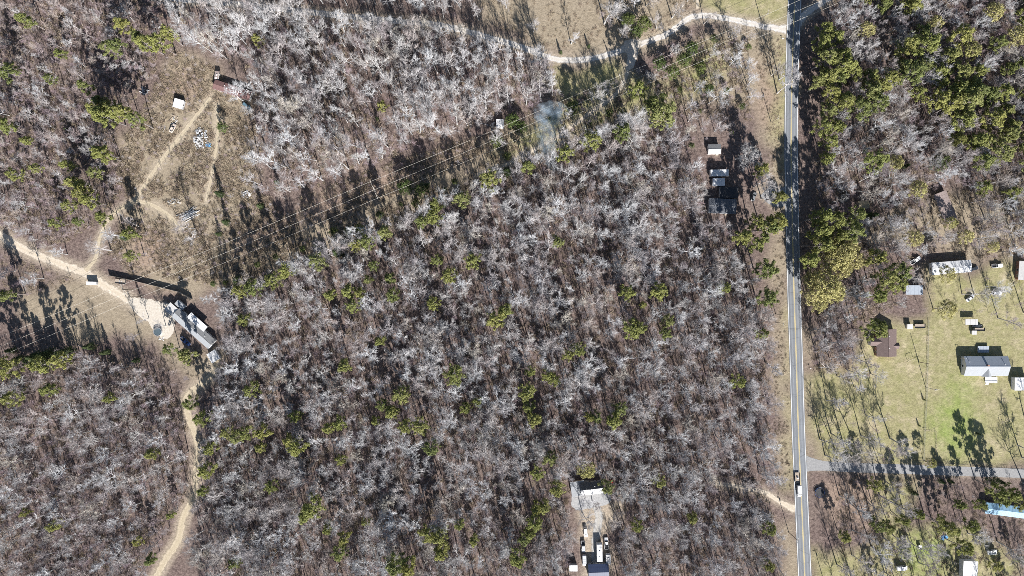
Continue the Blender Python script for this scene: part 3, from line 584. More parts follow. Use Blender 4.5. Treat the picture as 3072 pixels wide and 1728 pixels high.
for x, y, s in [(2062, 1105, 1.1), (2090, 1090, 1.1), (2150, 1120, 1.2), (2165, 1095, 1.1), (2120, 1110, 1.2), (2238, 1102, 1.35), (2215, 1120, 1.05), (2100, 1130, 1.1), (2075, 1145, 1.1), (2130, 1140, 1.0), (2222, 1352, 1.4), (2245, 1345, 1.1), (2105, 1420, 1.1), (2180, 1430, 1.1), (2450, 740, 1.1), (2480, 720, .9), (1360, 165, 1.3), (1955, 235, 1.2), (1960, 200, 1.1), (1940, 190, .9), (1880, 215, .9), (1835, 165, .9), (1820, 150, .8), (615, 255, 1.0), (635, 240, 1.0), (1065, 90, 1.2), (310, 590, 1.1), (350, 570, .9), (490, 575, 1), (280, 630, 1.1), (500, 595, .7), (170, 640, .9), (110, 700, .9), (1860, 395, 1.1), (1850, 400, 1.3), (1895, 470, 1.2), (1915, 500, 1.1), (1530, 1230, .9), (1545, 1290, 1.2), (1570, 1320, 1.2), (1590, 1400, 1.3), (1465, 1290, 1.1), (1470, 1240, 1.2), (1490, 1262, .9), (2420, 740, 1), (2190, 940, 1), (2115, 890, 1.1), (2150, 900, 1.1), (2130, 930, 1), (2080, 860, 1.1), (2510, 800, 1), (2570, 1150, 1.2), (2560, 1120, 1.1), (2580, 1060, 1.1), (2150, 480, 1.2), (2230, 470, 1.1), (2180, 560, .9), (2230, 555, 1.1), (2195, 600, .9), (1250, 360, 1.0), (350, 840, .8), (375, 800, .6), (418, 820, .7), (1745, 570, .9), (1690, 45, 1.2), (1770, 60, .8), (1520, 60, 1.4)]:
    p = D(x, y); plant('tall', p.x, p.y, s); HT.put(p.x, p.y)

ZNW = [(440, 20), (560, 30), (700, 48), (850, 60), (985, 72), (1100, 85), (1200, 112), (1310, 145), (1385, 175), (1400, 240), (1340, 275), (1230, 300), (1150, 335), (1040, 375), (930, 415), (800, 470), (720, 500), (650, 470), (655, 330), (640, 190), (560, 150), (470, 90)]
ZNT = [(430, -60), (1190, -60), (1215, 55), (1100, 45), (985, 30), (850, 15), (560, -15)]
ZW = [(-70, -60), (400, -60), (415, 60), (400, 160), (345, 250), (300, 330), (300, 400), (320, 470), (250, 560), (140, 625), (60, 590), (-70, 555)]
ZSW = [(-70, 905), (60, 905), (190, 885), (330, 905), (420, 960), (455, 1020), (472, 1090), (478, 1180), (470, 1260), (430, 1340), (370, 1430), (350, 1510), (-70, 1510)]
ZM = [(575, 745), (680, 700), (760, 665), (860, 620), (950, 580), (1080, 530), (1200, 470), (1270, 430), (1400, 375), (1500, 340), (1640, 290), (1700, 310), (1720, 420), (1770, 440), (1775, 560), (1860, 600), (1890, 680), (1920, 760), (1930, 900), (1935, 1040), (1940, 1180), (1930, 1250), (1950, 1330), (1975, 1510), (1545, 1510), (1550, 1330), (1545, 1240), (1530, 1190), (1440, 1185), (1430, 1240), (1440, 1510), (510, 1510), (515, 1250), (530, 1120), (550, 980), (570, 900), (560, 820)]
ZM2 = [(1640, 130), (1750, 85), (1890, 95), (1895, 260), (1880, 330), (1770, 400), (1720, 420), (1700, 310), (1640, 285), (1500, 325), (1400, 350), (1330, 360), (1420, 260), (1500, 230), (1600, 190)]
ZC = [(430, 120), (540, 170), (640, 260), (650, 470), (700, 520), (900, 440), (1150, 355), (1240, 370), (900, 540), (680, 660), (560, 720), (330, 690), (270, 640), (320, 520), (300, 380), (420, 160)]
ZCB = [(560, 720), (700, 650), (900, 550), (1250, 400), (1300, 420), (950, 578), (750, 662), (575, 745)]
ZY = [(330, 905), (400, 900), (440, 930), (520, 960), (545, 1000), (520, 1100), (500, 1060), (480, 1000), (440, 990)]
ZNE = [(2075, 50), (2110, -60), (2650, -60), (2650, 430), (2400, 440), (2050, 420), (2075, 350)]
ZNER = [(2028, 75), (2085, 55), (2085, 410), (2032, 425)]
ZE = [(2050, 425), (2650, 425), (2650, 640), (2480, 650), (2330, 640), (2290, 655), (2260, 760), (2200, 800), (2140, 830), (2140, 960), (2045, 930), (2035, 830), (2030, 700), (2055, 600)]
ZSE = [(2100, 1195), (2240, 1200), (2650, 1215), (2650, 1520), (2110, 1520)]
ZSE1 = [(2045, 1010), (2150, 960), (2240, 1060), (2260, 1155), (2050, 1150)]
ZNF = [(1540, -60), (1750, -60), (1740, 30), (1640, 90), (1530, 100), (1500, 40)]
ZEDGE = [(560, 748), (680, 698), (760, 662), (860, 618), (950, 578), (1080, 526), (1200, 465), (1270, 425), (1400, 370), (1640, 288), (1645, 308), (1400, 395), (1270, 455), (1080, 555), (860, 650), (680, 725), (570, 775)]
ZHED = [(480, 730), (640, 670), (900, 560), (1080, 485), (1250, 405), (1400, 335), (1560, 270), (1630, 230), (1640, 285), (1400, 368), (1270, 422), (1080, 522), (860, 612), (680, 690), (560, 742)]
ZEDGE2 = [(-70, 900), (60, 898), (190, 880), (200, 905), (60, 930), (-70, 935)]
ZEB = [(2140, 800), (2200, 790), (2330, 770), (2340, 800), (2250, 800), (2200, 815), (2190, 960), (2130, 960)]
ZEY = [(2330, 650), (2650, 640), (2650, 800), (2480, 800), (2340, 790)]
ZLW = [(-70, 640), (0, 640), (200, 705), (80, 745), (-70, 760)]
def fill(poly, kind, spacing, smin, smax, margin=1.5, prob=1.0, wob=None, zs=1.0):
    P = Dp(poly); xs = [p[0] for p in P]; ys = [p[1] for p in P]; H = HS if kind == 'small' else HT
    area = (max(xs) - min(xs)) * (max(ys) - min(ys)); n = int(area / (spacing * spacing) * 3.2)
    for _ in range(n):
        x = rng.uniform(min(xs), max(xs)); y = rng.uniform(min(ys), max(ys))
        if not inpoly(P, x, y): continue
        q = mnoise.noise(Vector((x * .035, y * .035, wob or 0.3)))
        if wob is not None and q < -0.07: continue
        if prob < 1 and rng.random() > prob: continue
        if H.near(x, y, spacing * rng.uniform(.8, 1.25) * (1 - .35 * q)) or not clear(x, y, margin): continue
        H.put(x, y); plant(kind, x, y, rng.uniform(smin, smax) * (1 + .12 * q), zs)
fill(ZEDGE, 'cedar', 7.5, 1.25, 1.75); fill(ZEDGE, 'tall', 3.0, .85, 1.2, zs=1.15); fill(ZEDGE2, 'tall', 4.0, .8, 1.15); fill(ZEDGE2, 'cedar', 3.2, 1.1, 1.5)
fill(ZNER, 'pine', 5.6, 1.15, 1.6, 1.0, zs=.95)
fill(ZHED, 'holly', 5.5, .35, .75, 1.2); fill(ZM2, 'holly', 9, .35, .8, 1.2)
fill(ZNE, 'pine', 7.2, 1.15, 1.8, 2, wob=4.4, zs=.9)
fill(ZE, 'pine', 13, .8, 1.1, 2)
fill(ZSE, 'pine', 15, .8, 1.2, 2)
fill(ZNW, 'tall', 5.0, .8, 1.2, 3.0, zs=1.3)
fill(ZNT, 'tall', 5.2, .8, 1.2, zs=1.2)
fill(ZM, 'tall', 4.15, .5, 1.25)
fill(ZM2, 'tall', 6.3, .6, 1.1)
fill(ZW, 'tall', 5.6, .4, .9)
fill(ZSW, 'tall', 4.8, .45, 1.1)
fill(ZNE, 'tall', 4.8, .7, 1.15)
fill(ZE, 'tall', 5.0, .65, 1.15)
fill(ZSE, 'tall', 7.6, .8, 1.35); fill(ZEB, 'tall', 7.5, .8, 1.1); fill(ZEY, 'tall', 13, .7, 1.1)
fill(ZSE1, 'tall', 10, .8, 1.1)
fill(ZNF, 'tall', 6, .8, 1.2); fill([(1200, -60), (1330, -60), (1300, 30), (1210, 45)], 'tall', 9, .7, 1.1); fill([(1290, 60), (1380, 70), (1450, 110), (1420, 138), (1330, 110)], 'tall', 8, .6, 1.0)
fill(ZC, 'tall', 26, .5, .8); fill(ZCB, 'tall', 14, .5, .8); fill(ZY, 'tall', 9, .5, .9); fill(ZLW, 'tall', 10, .5, .9)
for z, sp, a, b in [(ZNW, 3.8, .5, 1.1), (ZM, 3.3, .45, 1.0), (ZW, 2.6, .45, 1.05), (ZSW, 3.0, .5, 1.1), (ZNE, 3.4, .6, 1.2), (ZE, 3.3, .5, 1.1), (ZM2, 3.8, .35, .85), (ZC, 2.9, .16, .5), (ZCB, 4, .25, .7), (ZEB, 5, .5, 1), (ZEY, 6, .4, .8), (ZY, 5, .4, .8), (ZSE, 6.2, .4, 1), (ZSE1, 8, .5, .9), (ZNT, 5, .5, 1), (ZNF, 6, .5, 1), (ZLW, 6, .4, .8)]:
    fill(z, 'small', sp, a, b, 0.6)

# ------------------------------------------------------------------ trees that one can tell apart
LANDMARK = [('brown trailer roof', 696, 270), ('white square shed', 535, 311), ('pile of white junk', 605, 413), ('stack of silvery poles', 570, 645), ('round pool', 475, 995), ('long grey trailer home', 575, 985), ('white tilted shed', 640, 1069),
            ('tall board fence', 450, 850), ('hut by the power line', 1495, 370), ('smoke plume', 1640, 430), ('grey seamed metal roof', 2170, 617), ('roadside white trailer', 2161, 518), ('white roof slope', 1775, 1470),
            ('red mower', 1835, 1442), ('parked camper', 1799, 1660), ('truck on the highway', 2392, 1452), ('brown shingled house', 2660, 1028), ('pale grey house', 2962, 1098), ('weathered trailer', 2838, 620), ('long white trailer home', 2854, 802),
            ('blue metal roof', 3016, 1532), ('side lane junction', 2440, 1388), ('gravel turnout', 1900, 140), ('bend of the dirt road', 290, 780), ('bend of the south track', 590, 1330), ('woods driveway', 2330, 1495), ('middle power pole', 1132, 590), ('northeast driveway', 2440, 30), ('gravel road bend', 1700, 180), ('top left corner', 0, 0), ('bottom left corner', 0, 1728), ('centre of the picture', 1536, 864), ('middle of the bottom edge', 1200, 1728), ('middle of the left edge', 0, 1250), ('top right corner', 3072, 0), ('middle of the right edge', 3072, 420), ('middle of the upper edge', 1000, 0), ('highway verge', 2320, 1050), ('shaded top of the highway', 2385, 130), ('shaded middle of the highway', 2385, 560), ('yellow crowned tree', 2520, 790), ('quarter point of the right edge', 3072, 220), ('pine woods centre', 2720, 200), ('gap in the pine woods', 2640, 330), ('side lane end', 3000, 1418), ('tan shed roof', 2592, 614), ('thicket corner', 2500, 60), ('open middle of the woods', 1000, 1080)]
LW = [(n, S(x, y)) for n, x, y in LANDMARK]
ORD = ['nearest', 'second nearest', 'third nearest', 'fourth nearest', 'fifth nearest', 'sixth nearest', 'seventh nearest', 'eighth nearest', 'ninth nearest', 'tenth nearest', 'eleventh nearest', 'twelfth nearest', 'thirteenth nearest', 'fourteenth nearest', 'fifteenth nearest']
SIDES = ['right of', 'above right of', 'above', 'above left of', 'left of', 'below left of', 'below', 'below right of']
def labels(pts, phrase):
    buckets = {}
    for i, (x, y) in enumerate(pts):
        n, p = min(LW, key=lambda q: (q[1].x - x) ** 2 + (q[1].y - y) ** 2)
        dx, dy = x - p.x, y - p.y
        side = SIDES[int(round(math.atan2(dy, dx) / (math.pi / 4))) % 8]
        buckets.setdefault((n, side), []).append((math.hypot(dx, dy), i))
    out = [None] * len(pts)
    for (n, side), b in buckets.items():
        b.sort()
        for k, (_, i) in enumerate(b):
            out[i] = f'{phrase} {side} the {n}' + (f', {ORD[min(k, len(ORD) - 1)]}' if len(b) > 1 else '')
    return out
def trees_as_things(kind, name, phrase, cat, group, limit):
    sel = sorted(TREES[kind], key=lambda t: -t[2]); inframe = [t for t in sel if abs(t[0]) < 250 and abs(t[1]) < 140]; hero = inframe[:limit]; hs = set(hero)
    lb = labels([(t[0], t[1]) for t in hero], phrase); var = KIND[kind][0]
    for i, (x, y, s, a, zs) in enumerate(hero):
        tm, cm = var[i % len(var)][:2]
        o = thing(name, lb[i], cat, (x, y, 0), a, group); o.scale = (s, s, s * zs)
        link('trunk', tm, o); link('crown', cm, o)
    return [t for t in sel if t not in hs]
rest = {}
rest['tall'] = trees_as_things('tall', 'bare_tree', 'large pale bare tree', 'tree', 'large bare trees', 300)
rest['pine'] = trees_as_things('pine', 'pine_tree', 'olive green pine', 'pine', 'pine trees', 300)
trees_as_things('cedar', 'cedar_tree', 'dark pointed cedar', 'cedar', 'dark cedars', 99)
trees_as_things('yellow', 'leafy_tree', 'yellow green leafy tree', 'tree', 'yellow green trees', 99)
trees_as_things('holly', 'evergreen_shrub', 'dark green evergreen shrub', 'shrub', 'evergreen shrubs', 99)
rest['small'] = TREES['small']

# ------------------------------------------------------------------ the mass of the woods (past what anyone could count)
def scatter(name, meshes, pts, label, cat, kind='stuff'):
    pc = bpy.data.collections.new(name + '_shapes')
    for i, me in enumerate(meshes): pc.objects.link(bpy.data.objects.new('%s_shape_%02d' % (name, i), me))
    n = len(pts); me = bpy.data.meshes.new(name); me.from_pydata([(p[0], p[1], 0) for p in pts], [], [])
    r = random.Random(name)
    for an, ty, vals in (('turn', 'FLOAT', [p[3] for p in pts]), ('size', 'FLOAT_VECTOR', [c for p in pts for c in (p[2], p[2], p[2] * p[4])]), ('shape', 'INT', [r.randrange(len(meshes)) for _ in pts])):
        a = me.attributes.new(an, ty, 'POINT'); a.data.foreach_set('vector' if ty == 'FLOAT_VECTOR' else 'value', vals)
    o = tag(link(name, me), label, cat, None, kind)
    g = bpy.data.node_groups.new(name, 'GeometryNodeTree'); g.interface.new_socket('Geometry', in_out='INPUT', socket_type='NodeSocketGeometry'); g.interface.new_socket('Geometry', in_out='OUTPUT', socket_type='NodeSocketGeometry')
    N = g.nodes; L = g.links; gi = N.new('NodeGroupInput'); go = N.new('NodeGroupOutput'); ip = N.new('GeometryNodeInstanceOnPoints'); ci = N.new('GeometryNodeCollectionInfo')
    ci.inputs['Collection'].default_value = pc; ci.inputs['Separate Children'].default_value = True; ci.inputs['Reset Children'].default_value = True
    def attr(nm, ty): q = N.new('GeometryNodeInputNamedAttribute'); q.data_type = ty; q.inputs['Name'].default_value = nm; return q.outputs['Attribute']
    cx = N.new('ShaderNodeCombineXYZ'); L.new(attr('turn', 'FLOAT'), cx.inputs[2]); er = N.new('FunctionNodeEulerToRotation'); L.new(cx.outputs[0], er.inputs[0])
    L.new(gi.outputs[0], ip.inputs['Points']); L.new(ci.outputs[0], ip.inputs['Instance']); ip.inputs['Pick Instance'].default_value = True
    L.new(attr('shape', 'INT'), ip.inputs['Instance Index']); L.new(er.outputs[0], ip.inputs['Rotation']); L.new(attr('size', 'FLOAT_VECTOR'), ip.inputs['Scale']); L.new(ip.outputs[0], go.inputs[0])
    md = o.modifiers.new('scatter', 'NODES'); md.node_group = g
    return o
def joined(kind):
    out = []; _, tm, cm = KIND[kind]
    for (a, b, tr, cr) in KIND[kind][0]:
        mb = MB(); mb.add(tr.v, tr.f, 0)
        mb.v.extend(cr.v); o = len(tr.v); mb.f.extend([tuple(o + i for i in f) for f in cr.f]); mb.m.extend([m + 1 for m in cr.m]); out.append(mb.mesh(kind, list(tm) + list(cm)))
    return out
scatter('bare_woods', joined('tall'), rest['tall'], 'mass of grey leafless trees filling the woods between the larger trees', 'woods')
scatter('undergrowth_trees', joined('small'), rest['small'], 'thicket of thin brown and pinkish saplings under the bare woods', 'thicket')
if rest['pine']: scatter('pine_woods', joined('pine'), rest['pine'], 'smaller green pines scattered through the woods at the edges', 'woods')
sp = []
def scrub_fill(poly, per, smin, smax, m=0.2):
    P = Dp(poly); xs = [p[0] for p in P]; ys = [p[1] for p in P]
    for _ in range(int((max(xs) - min(xs)) * (max(ys) - min(ys)) / per)):
        x = rng.uniform(min(xs), max(xs)); y = rng.uniform(min(ys), max(ys))
        if inpoly(P, x, y) and mnoise.noise(Vector((x * .09, y * .09, 7.7))) > rng.uniform(-.5, .3) and road_free(x, y, m): sp.append((x, y, rng.uniform(smin, smax), rng.uniform(0, 6.28), 1.0))
scrub_fill(ZC, 1.3, .7, 1.9); scrub_fill(ZCB, 1.4, .7, 1.9); scrub_fill([(1150, 360), (1420, 240), (1640, 190), (1760, 95), (1890, 95), (1890, 300), (1640, 300), (1270, 430)], 2.6, .7, 1.8)
scrub_fill(ZW, 4, .8, 1.8); scrub_fill(ZM, 6, .8, 1.8); scrub_fill(ZSW, 5, .8, 1.8); scrub_fill(ZE, 3.5, .8, 1.9); scrub_fill(ZNE, 6, .8, 1.8); scrub_fill(ZSE, 7, .6, 1.5); scrub_fill(ZNF, 4, .7, 1.6)
scrub_fill([(1190, -60), (1540, -60), (1500, 130), (1340, 110), (1220, 50)], 3.0, .5, 1.3); scrub_fill(ZNW, 6, .8, 1.8); scrub_fill(ZLW, 3, .6, 1.4); scrub_fill([(1945, 600), (1978, 600), (1992, 1240), (1950, 1240)], 1.6, .4, 1.0); scrub_fill([(1900, 100), (1978, 90), (1976, 470), (1940, 430), (1910, 250)], 2.2, .4, 1.0)
scrub_fill([(330, 850), (560, 880), (560, 960), (440, 940), (330, 900)], 4, .5, 1.2)
scatter('dry_scrub', SCRUBS, sp, 'low dry brush and weeds covering the clearing and the power line strip', 'brush')
print('TREES', {k: len(v) for k, v in TREES.items()}, 'scrub', len(sp))
#%%OBJECTS%%

# ------------------------------------------------------------------ building materials
W_WHITE = mat('white_metal_roof', (0.55, 0.55, 0.55), 0.5, 0.08, 0.8, streak=(3, .3, 1), dirt=(0.45, 0.42, 0.38), dirt_amt=.45)
W_OFF = mat('off_white_roof', (0.45, 0.44, 0.425), 0.6, 0.12, 0.9, dirt=(0.33, 0.29, 0.25), dirt_amt=.55)
W_BROWN = mat('brown_roof', (0.15, 0.088, 0.082), 0.6, 0.2, 1.2, dirt=(0.19, 0.13, 0.115), dirt_amt=.5)
W_SHINGLE = mat('brown_shingle', (0.125, 0.092, 0.085), 0.85, 0.2, 2.2, dirt=(0.19, 0.145, 0.13), dirt_amt=.5, bump=.2)
W_GREY = mat('grey_shingle', (0.20, 0.20, 0.20), 0.85, 0.15, 2.0, dirt=(0.12, 0.12, 0.12), dirt_amt=.4)
W_LGREY = mat('light_grey_shingle', (0.26, 0.272, 0.285), 0.85, 0.12, 1.6, dirt=(0.25, 0.25, 0.24), dirt_amt=.45)
W_BLUEGREY = mat('blue_grey_shingle', (0.27, 0.30, 0.34), 0.75, 0.1, 1.6, dirt=(0.2, 0.22, 0.26), dirt_amt=.35)
W_SEAM = mat('charcoal_metal_roof', (0.085, 0.092, 0.105), 0.45, 0.15, 1.0, dirt=(0.16, 0.16, 0.165), dirt_amt=.5, spec=.5)
W_BLUE = mat('blue_metal_roof', (0.23, 0.38, 0.50), 0.5, 0.2, 0.9, streak=(2, .3, 1), dirt=(0.42, 0.52, 0.58), dirt_amt=.6)
W_NAVY = mat('navy_metal_roof', (0.03, 0.042, 0.085), 0.5, 0.2, 1.0)
W_RUST = mat('weathered_brown_roof', (0.235, 0.19, 0.175), 0.8, 0.2, 1.2, dirt=(0.14, 0.095, 0.08), dirt_amt=.6)
W_TAN = mat('tan_roof', (0.34, 0.28, 0.18), 0.8, 0.2, 1.5)
W_DARK = mat('black_roof', (0.035, 0.036, 0.04), 0.7, 0.25, 1.2)
W_WALLW = mat('white_siding', (0.66, 0.65, 0.63), 0.7, 0.08, 1.0)
W_WALLG = mat('grey_siding', (0.36, 0.37, 0.38), 0.7, 0.1, 1.0)
W_WALLT = mat('tan_siding', (0.42, 0.36, 0.28), 0.75, 0.1, 1.0)
W_WALLB = mat('brick_wall', (0.27, 0.15, 0.11), 0.85, 0.2, 3.0)
W_WOOD = mat('weathered_wood', (0.30, 0.25, 0.20), 0.85, 0.25, 1.5, streak=(6, 1, 1))
W_PALEWOOD = mat('pale_timber', (0.52, 0.45, 0.35), 0.8, 0.2, 1.5)
W_GLASS = mat('dark_glass', (0.02, 0.025, 0.03), 0.08, 0.1, 1.0, spec=.6)
W_FRAME = mat('white_trim', (0.72, 0.72, 0.70), 0.6, 0.05, 1.0)
W_STEEL = mat('galvanised_steel', (0.45, 0.46, 0.47), 0.4, 0.1, 2.0, metal=.6)
W_TYRE = mat('black_rubber', (0.02, 0.02, 0.02), 0.9, 0.1, 2.0)
W_POLE = mat('utility_pole_wood', (0.16, 0.13, 0.10), 0.9, 0.2, 1.0)
W_POLEW = mat('bleached_pole_wood', (0.45, 0.41, 0.35), 0.9, 0.15, 1.0)
W_WIRE = mat('aluminium_wire', (0.55, 0.52, 0.46), 0.45, 0.03, 1.0)
W_RED = mat('red_paint', (0.52, 0.035, 0.03), 0.4, 0.1, 2.0)
W_BTARP = mat('blue_tarp', (0.12, 0.30, 0.52), 0.6, 0.25, 2.0)
def paint(name, c): return mat(name, c, 0.3, 0.05, 1.5, spec=.5)
P_WHITE = paint('white_car_paint', (0.74, 0.74, 0.74)); P_SILVER = paint('silver_car_paint', (0.46, 0.47, 0.48)); P_DARK = paint('dark_car_paint', (0.03, 0.035, 0.045)); P_BLUE = paint('blue_car_paint', (0.04, 0.08, 0.20)); P_TEAL = paint('teal_car_paint', (0.09, 0.16, 0.20)); P_GREY = paint('grey_car_paint', (0.17, 0.175, 0.18))

# ------------------------------------------------------------------ buildings
def window(o, x, y, z, side, w=1.0, h=1.0, axis='x'):
    t = 0.05 * side
    if axis == 'x': f = MB().box((x, y + t, z), (w + .16, .08, h + .16)).build('window', W_FRAME, o); MB().box((x, y + t * 2.0, z), (w, .06, h)).build('pane', W_GLASS, f)
    else: f = MB().box((x + t, y, z), (.08, w + .16, h + .16)).build('window', W_FRAME, o); MB().box((x + t * 2.0, y, z), (.06, w, h)).build('pane', W_GLASS, f)
def vent(o, x, y, z, r=.13, h=.5, m=None): MB().tube((x, y, z - .2), (x, y, z + h), r, r, 8).tube((x, y, z + h), (x, y, z + h + .08), r * 1.6, r * 1.3, 8).build('roof_vent', m or W_FRAME, o)
def house(name, label, cat, sx, sy, L, W, rot, wh=2.6, rise=1.1, roofs=None, wall=None, ov=.3, vents=(), panels=0, chimney=None, group=None, steps=True):
    """gable building, ridge along its length; rot in degrees counter-clockwise as seen in the picture"""
    ra, rb = roofs if isinstance(roofs, tuple) else (roofs, roofs); wall = wall or W_WALLW
    o = thing(name, label, cat, S(sx, sy, wh + rise * .5)[:2] + (0,), R(rot), group); hw = W / 2; hl = L / 2
    fix(MB().prism([(-hw, -0.1), (hw, -0.1), (hw, wh), (0, wh + rise - .02), (-hw, wh)], -hl, hl, axis='x').build('wall', wall, o).data)
    k = rise / hw; e = hw + ov; T = .11
    for sgn, m in ((1, ra), (-1, rb)):
        poly = lambda y0, y1: [(sgn * y0, wh + rise - k * y0), (sgn * y1, wh + rise - k * y1), (sgn * y1, wh + rise - k * y1 + T), (sgn * y0, wh + rise - k * y0 + T)]
        r_ = MB().prism(poly(.0, e), -hl - ov, hl + ov, axis='x').build('roof_slope', m, o); fix(r_.data)
        if panels:
            pw = (L + 2 * ov) / panels
            me = fix(MB().prism([(sgn * .1, wh + rise - k * .1 + T + .003), (sgn * (e - .02), wh + rise - k * e + T + .006), (sgn * (e - .02), wh + rise - k * e + T + .036), (sgn * .1, wh + rise - k * .1 + T + .034)], -pw / 2 + .035, pw / 2 - .035, axis='x').mesh('roof_panel', m))
            for i in range(panels): link('roof_panel', me, r_, (-hl - ov + pw * (i + .5), 0, rng.uniform(0, .012)))
    MB().prism([(-.16, wh + rise + T - .04), (0, wh + rise + T + .09), (.16, wh + rise + T - .04)], -hl - ov - .02, hl + ov + .02, axis='x').build('ridge_cap', ra, o)
    for t in np.arange(-hl + 1.8, hl - 1.0, 3.2):
        for sd in (-1, 1): window(o, t + rng.uniform(-.2, .2), sd * hw, 1.55, sd)
    for sd in (-1, 1): window(o, sd * hl, 0.0, 1.55, sd, axis='y')
    d = MB().box((hl * .2 + 1.2, -hw - .05, 1.02), (.95, .08, 2.04)).build('door', W_FRAME, o); MB().tube((hl * .2 + 1.5, -hw - .1, 1.0), (hl * .2 + 1.5, -hw - .2, 1.0), .035).build('handle', W_STEEL, d)
    if steps:
        for i in range(3): MB().box((hl * .2 + 1.2, -hw - .25 - .3 * i, .42 - .17 * i), (1.3, .3, .05 + 0.0)).build('step', W_WOOD, o)
    for (vx, vy) in vents: vent(o, vx * hl, vy * hw, wh + rise - k * abs(vy * hw) + T)
    if chimney: MB().box((chimney[0] * hl, chimney[1] * hw, wh + rise * .6), (.9, .7, rise + 1.8)).build('chimney', W_WALLB, o)
    return o
def shed(name, label, cat, sx, sy, L, W, rot, h=2.4, roof=None, wall=None, slope=.06, ov=.18, door=True, panels=4, group=None):
    """small building with one nearly flat roof, highest at the far side"""
    o = thing(name, label, cat, S(sx, sy, h)[:2] + (0,), R(rot), group); hl, hw = L / 2, W / 2; dz = slope * W / 2
    fix(MB().prism([(-hw, -.1), (hw, -.1), (hw, h + dz), (-hw, h - dz)], -hl, hl, axis='x').build('wall', wall or W_WALLW, o).data)
    pw = (L + 2 * ov) / panels; e = hw + ov; de = slope * e
    r_ = fix(MB().prism([(-e, h - de), (e, h + de), (e, h + de + .07), (-e, h - de + .07)], -hl - ov, hl + ov, axis='x').mesh('roof', roof)); r_ = link('roof', r_, o)
    me = fix(MB().prism([(-e - .02, h - de + .073), (e + .02, h + de + .073), (e + .02, h + de + .1), (-e - .02, h - de + .1)], -pw / 2 + .03, pw / 2 - .03, axis='x').mesh('roof_panel', roof))
    for i in range(panels): link('roof_panel', me, r_, (-hl - ov + pw * (i + .5), 0, rng.uniform(0, .015)))
    if door:
        d = MB().box((0, -hw - .05, .98), (.95, .08, 1.96)).build('door', W_WOOD, o); MB().tube((.35, -hw - .1, 1.0), (.35, -hw - .18, 1.0), .03).build('handle', W_STEEL, d)
        window(o, hl, 0, 1.5, 1, .7, .7, 'y')
    return o
def canopy(name, label, cat, sx, sy, L, W, rot, h=2.5, roof=None, panels=5, group=None):
    """roof on posts"""
    o = thing(name, label, cat, S(sx, sy, h)[:2] + (0,), R(rot), group); hl, hw = L / 2, W / 2
    r_ = MB().box((0, 0, h), (L, W, .07)).build('roof', roof, o); pw = L / panels; me = MB().box((0, 0, h + .06), (pw - .06, W + .04, .045)).mesh('roof_panel', roof)
    for i in range(panels): link('roof_panel', me, r_, (-hl + pw * (i + .5), 0, rng.uniform(0, .02)))
    for a in (-1, 1):
        for b in (-1, 1): MB().box((a * (hl - .2), b * (hw - .2), h / 2 - .06), (.12, .12, h)).build('post', W_WOOD, o)
        MB().box((0, a * (hw - .2), h - .11), (L - .3, .08, .14)).build('beam', W_WOOD, o)
    return o

# ------------------------------------------------------------------ vehicles (nose along +x)
def wheels(o, xs, y, r=.34, w=.24):
    for x in xs:
        for s in (-1, 1):
            t = MB().tube((x, s * y - w / 2 * s, r), (x, s * y + w / 2 * s, r), r, r, 14).build('wheel', W_TYRE, o); MB().tube((x, s * y + (w / 2 - .04) * s, r), (x, s * y + (w / 2 + .015) * s, r), r * .6, r * .55, 10).build('rim', W_STEEL, t)
def loft(st, half, m=None):
    """hull from stations (x, z low, z high, half width)"""
    mb = MB(); vs = []; fs = []; n = 6
    for x, z0, z1, w in st: vs += [(x, -w * .96, z0), (x, -w, (z0 + z1) / 2), (x, -w * .9, z1), (x, w * .9, z1), (x, w, (z0 + z1) / 2), (x, w * .96, z0)]
    for i in range(len(st) - 1):
        for k in range(n): fs.append((i * n + k, i * n + (k + 1) % n, (i + 1) * n + (k + 1) % n, (i + 1) * n + k))
    fs += [tuple(range(n)), tuple(range((len(st) - 1) * n, len(st) * n))[::-1]]
    mb.add(vs, fs); return mb
def quad_slab(o, name, pts, m, t=.02):
    a, b, c, d = [Vector(p) for p in pts]; nn = (b - a).cross(d - a).normalized() * t
    mb = MB(); mb.add([a, b, c, d, a + nn, b + nn, c + nn, d + nn], [(3, 2, 1, 0), (4, 5, 6, 7), (0, 1, 5, 4), (1, 2, 6, 5), (2, 3, 7, 6), (3, 0, 4, 7)]); ob = mb.build(name, m, o); fix(ob.data); return ob
def cabin(o, x0, x1, xr0, xr1, zb, zt, wb, wt, m):
    """greenhouse: foot from x0 (rear) to x1 (front), roof from xr0 to xr1"""
    mb = MB(); B = [(x0, -wb, zb), (x1, -wb, zb), (x1, wb, zb), (x0, wb, zb)]; T = [(xr0, -wt, zt), (xr1, -wt, zt), (xr1, wt, zt), (xr0, wt, zt)]
    mb.add(B + T, [(3, 2, 1, 0), (4, 5, 6, 7), (0, 1, 5, 4), (1, 2, 6, 5), (2, 3, 7, 6), (3, 0, 4, 7)]); c = mb.build('cabin', m, o); fix(c.data)
    L = lambda p, q, t: Vector(p).lerp(Vector(q), t)
    def glass(nm, a, b, c_, d):
        ce = (Vector(a) + Vector(b) + Vector(c_) + Vector(d)) / 4; quad_slab(o, nm, [L(ce, p, .84) for p in (a, b, c_, d)], W_GLASS, .02)
    glass('windshield', B[1], B[2], T[2], T[1]); glass('rear_window', B[3], B[0], T[0], T[3]); glass('side_window', B[0], B[1], T[1], T[0]); glass('side_window', B[2], B[3], T[3], T[2])
def lamps(o, xf, xr, w, z):
    for s in (-1, 1):
        MB().box((xf, s * w * .72, z), (.06, .3, .14)).build('headlight', W_FRAME, o); MB().box((xr, s * w * .78, z + .05), (.06, .2, .16)).build('tail_light', W_RED, o)
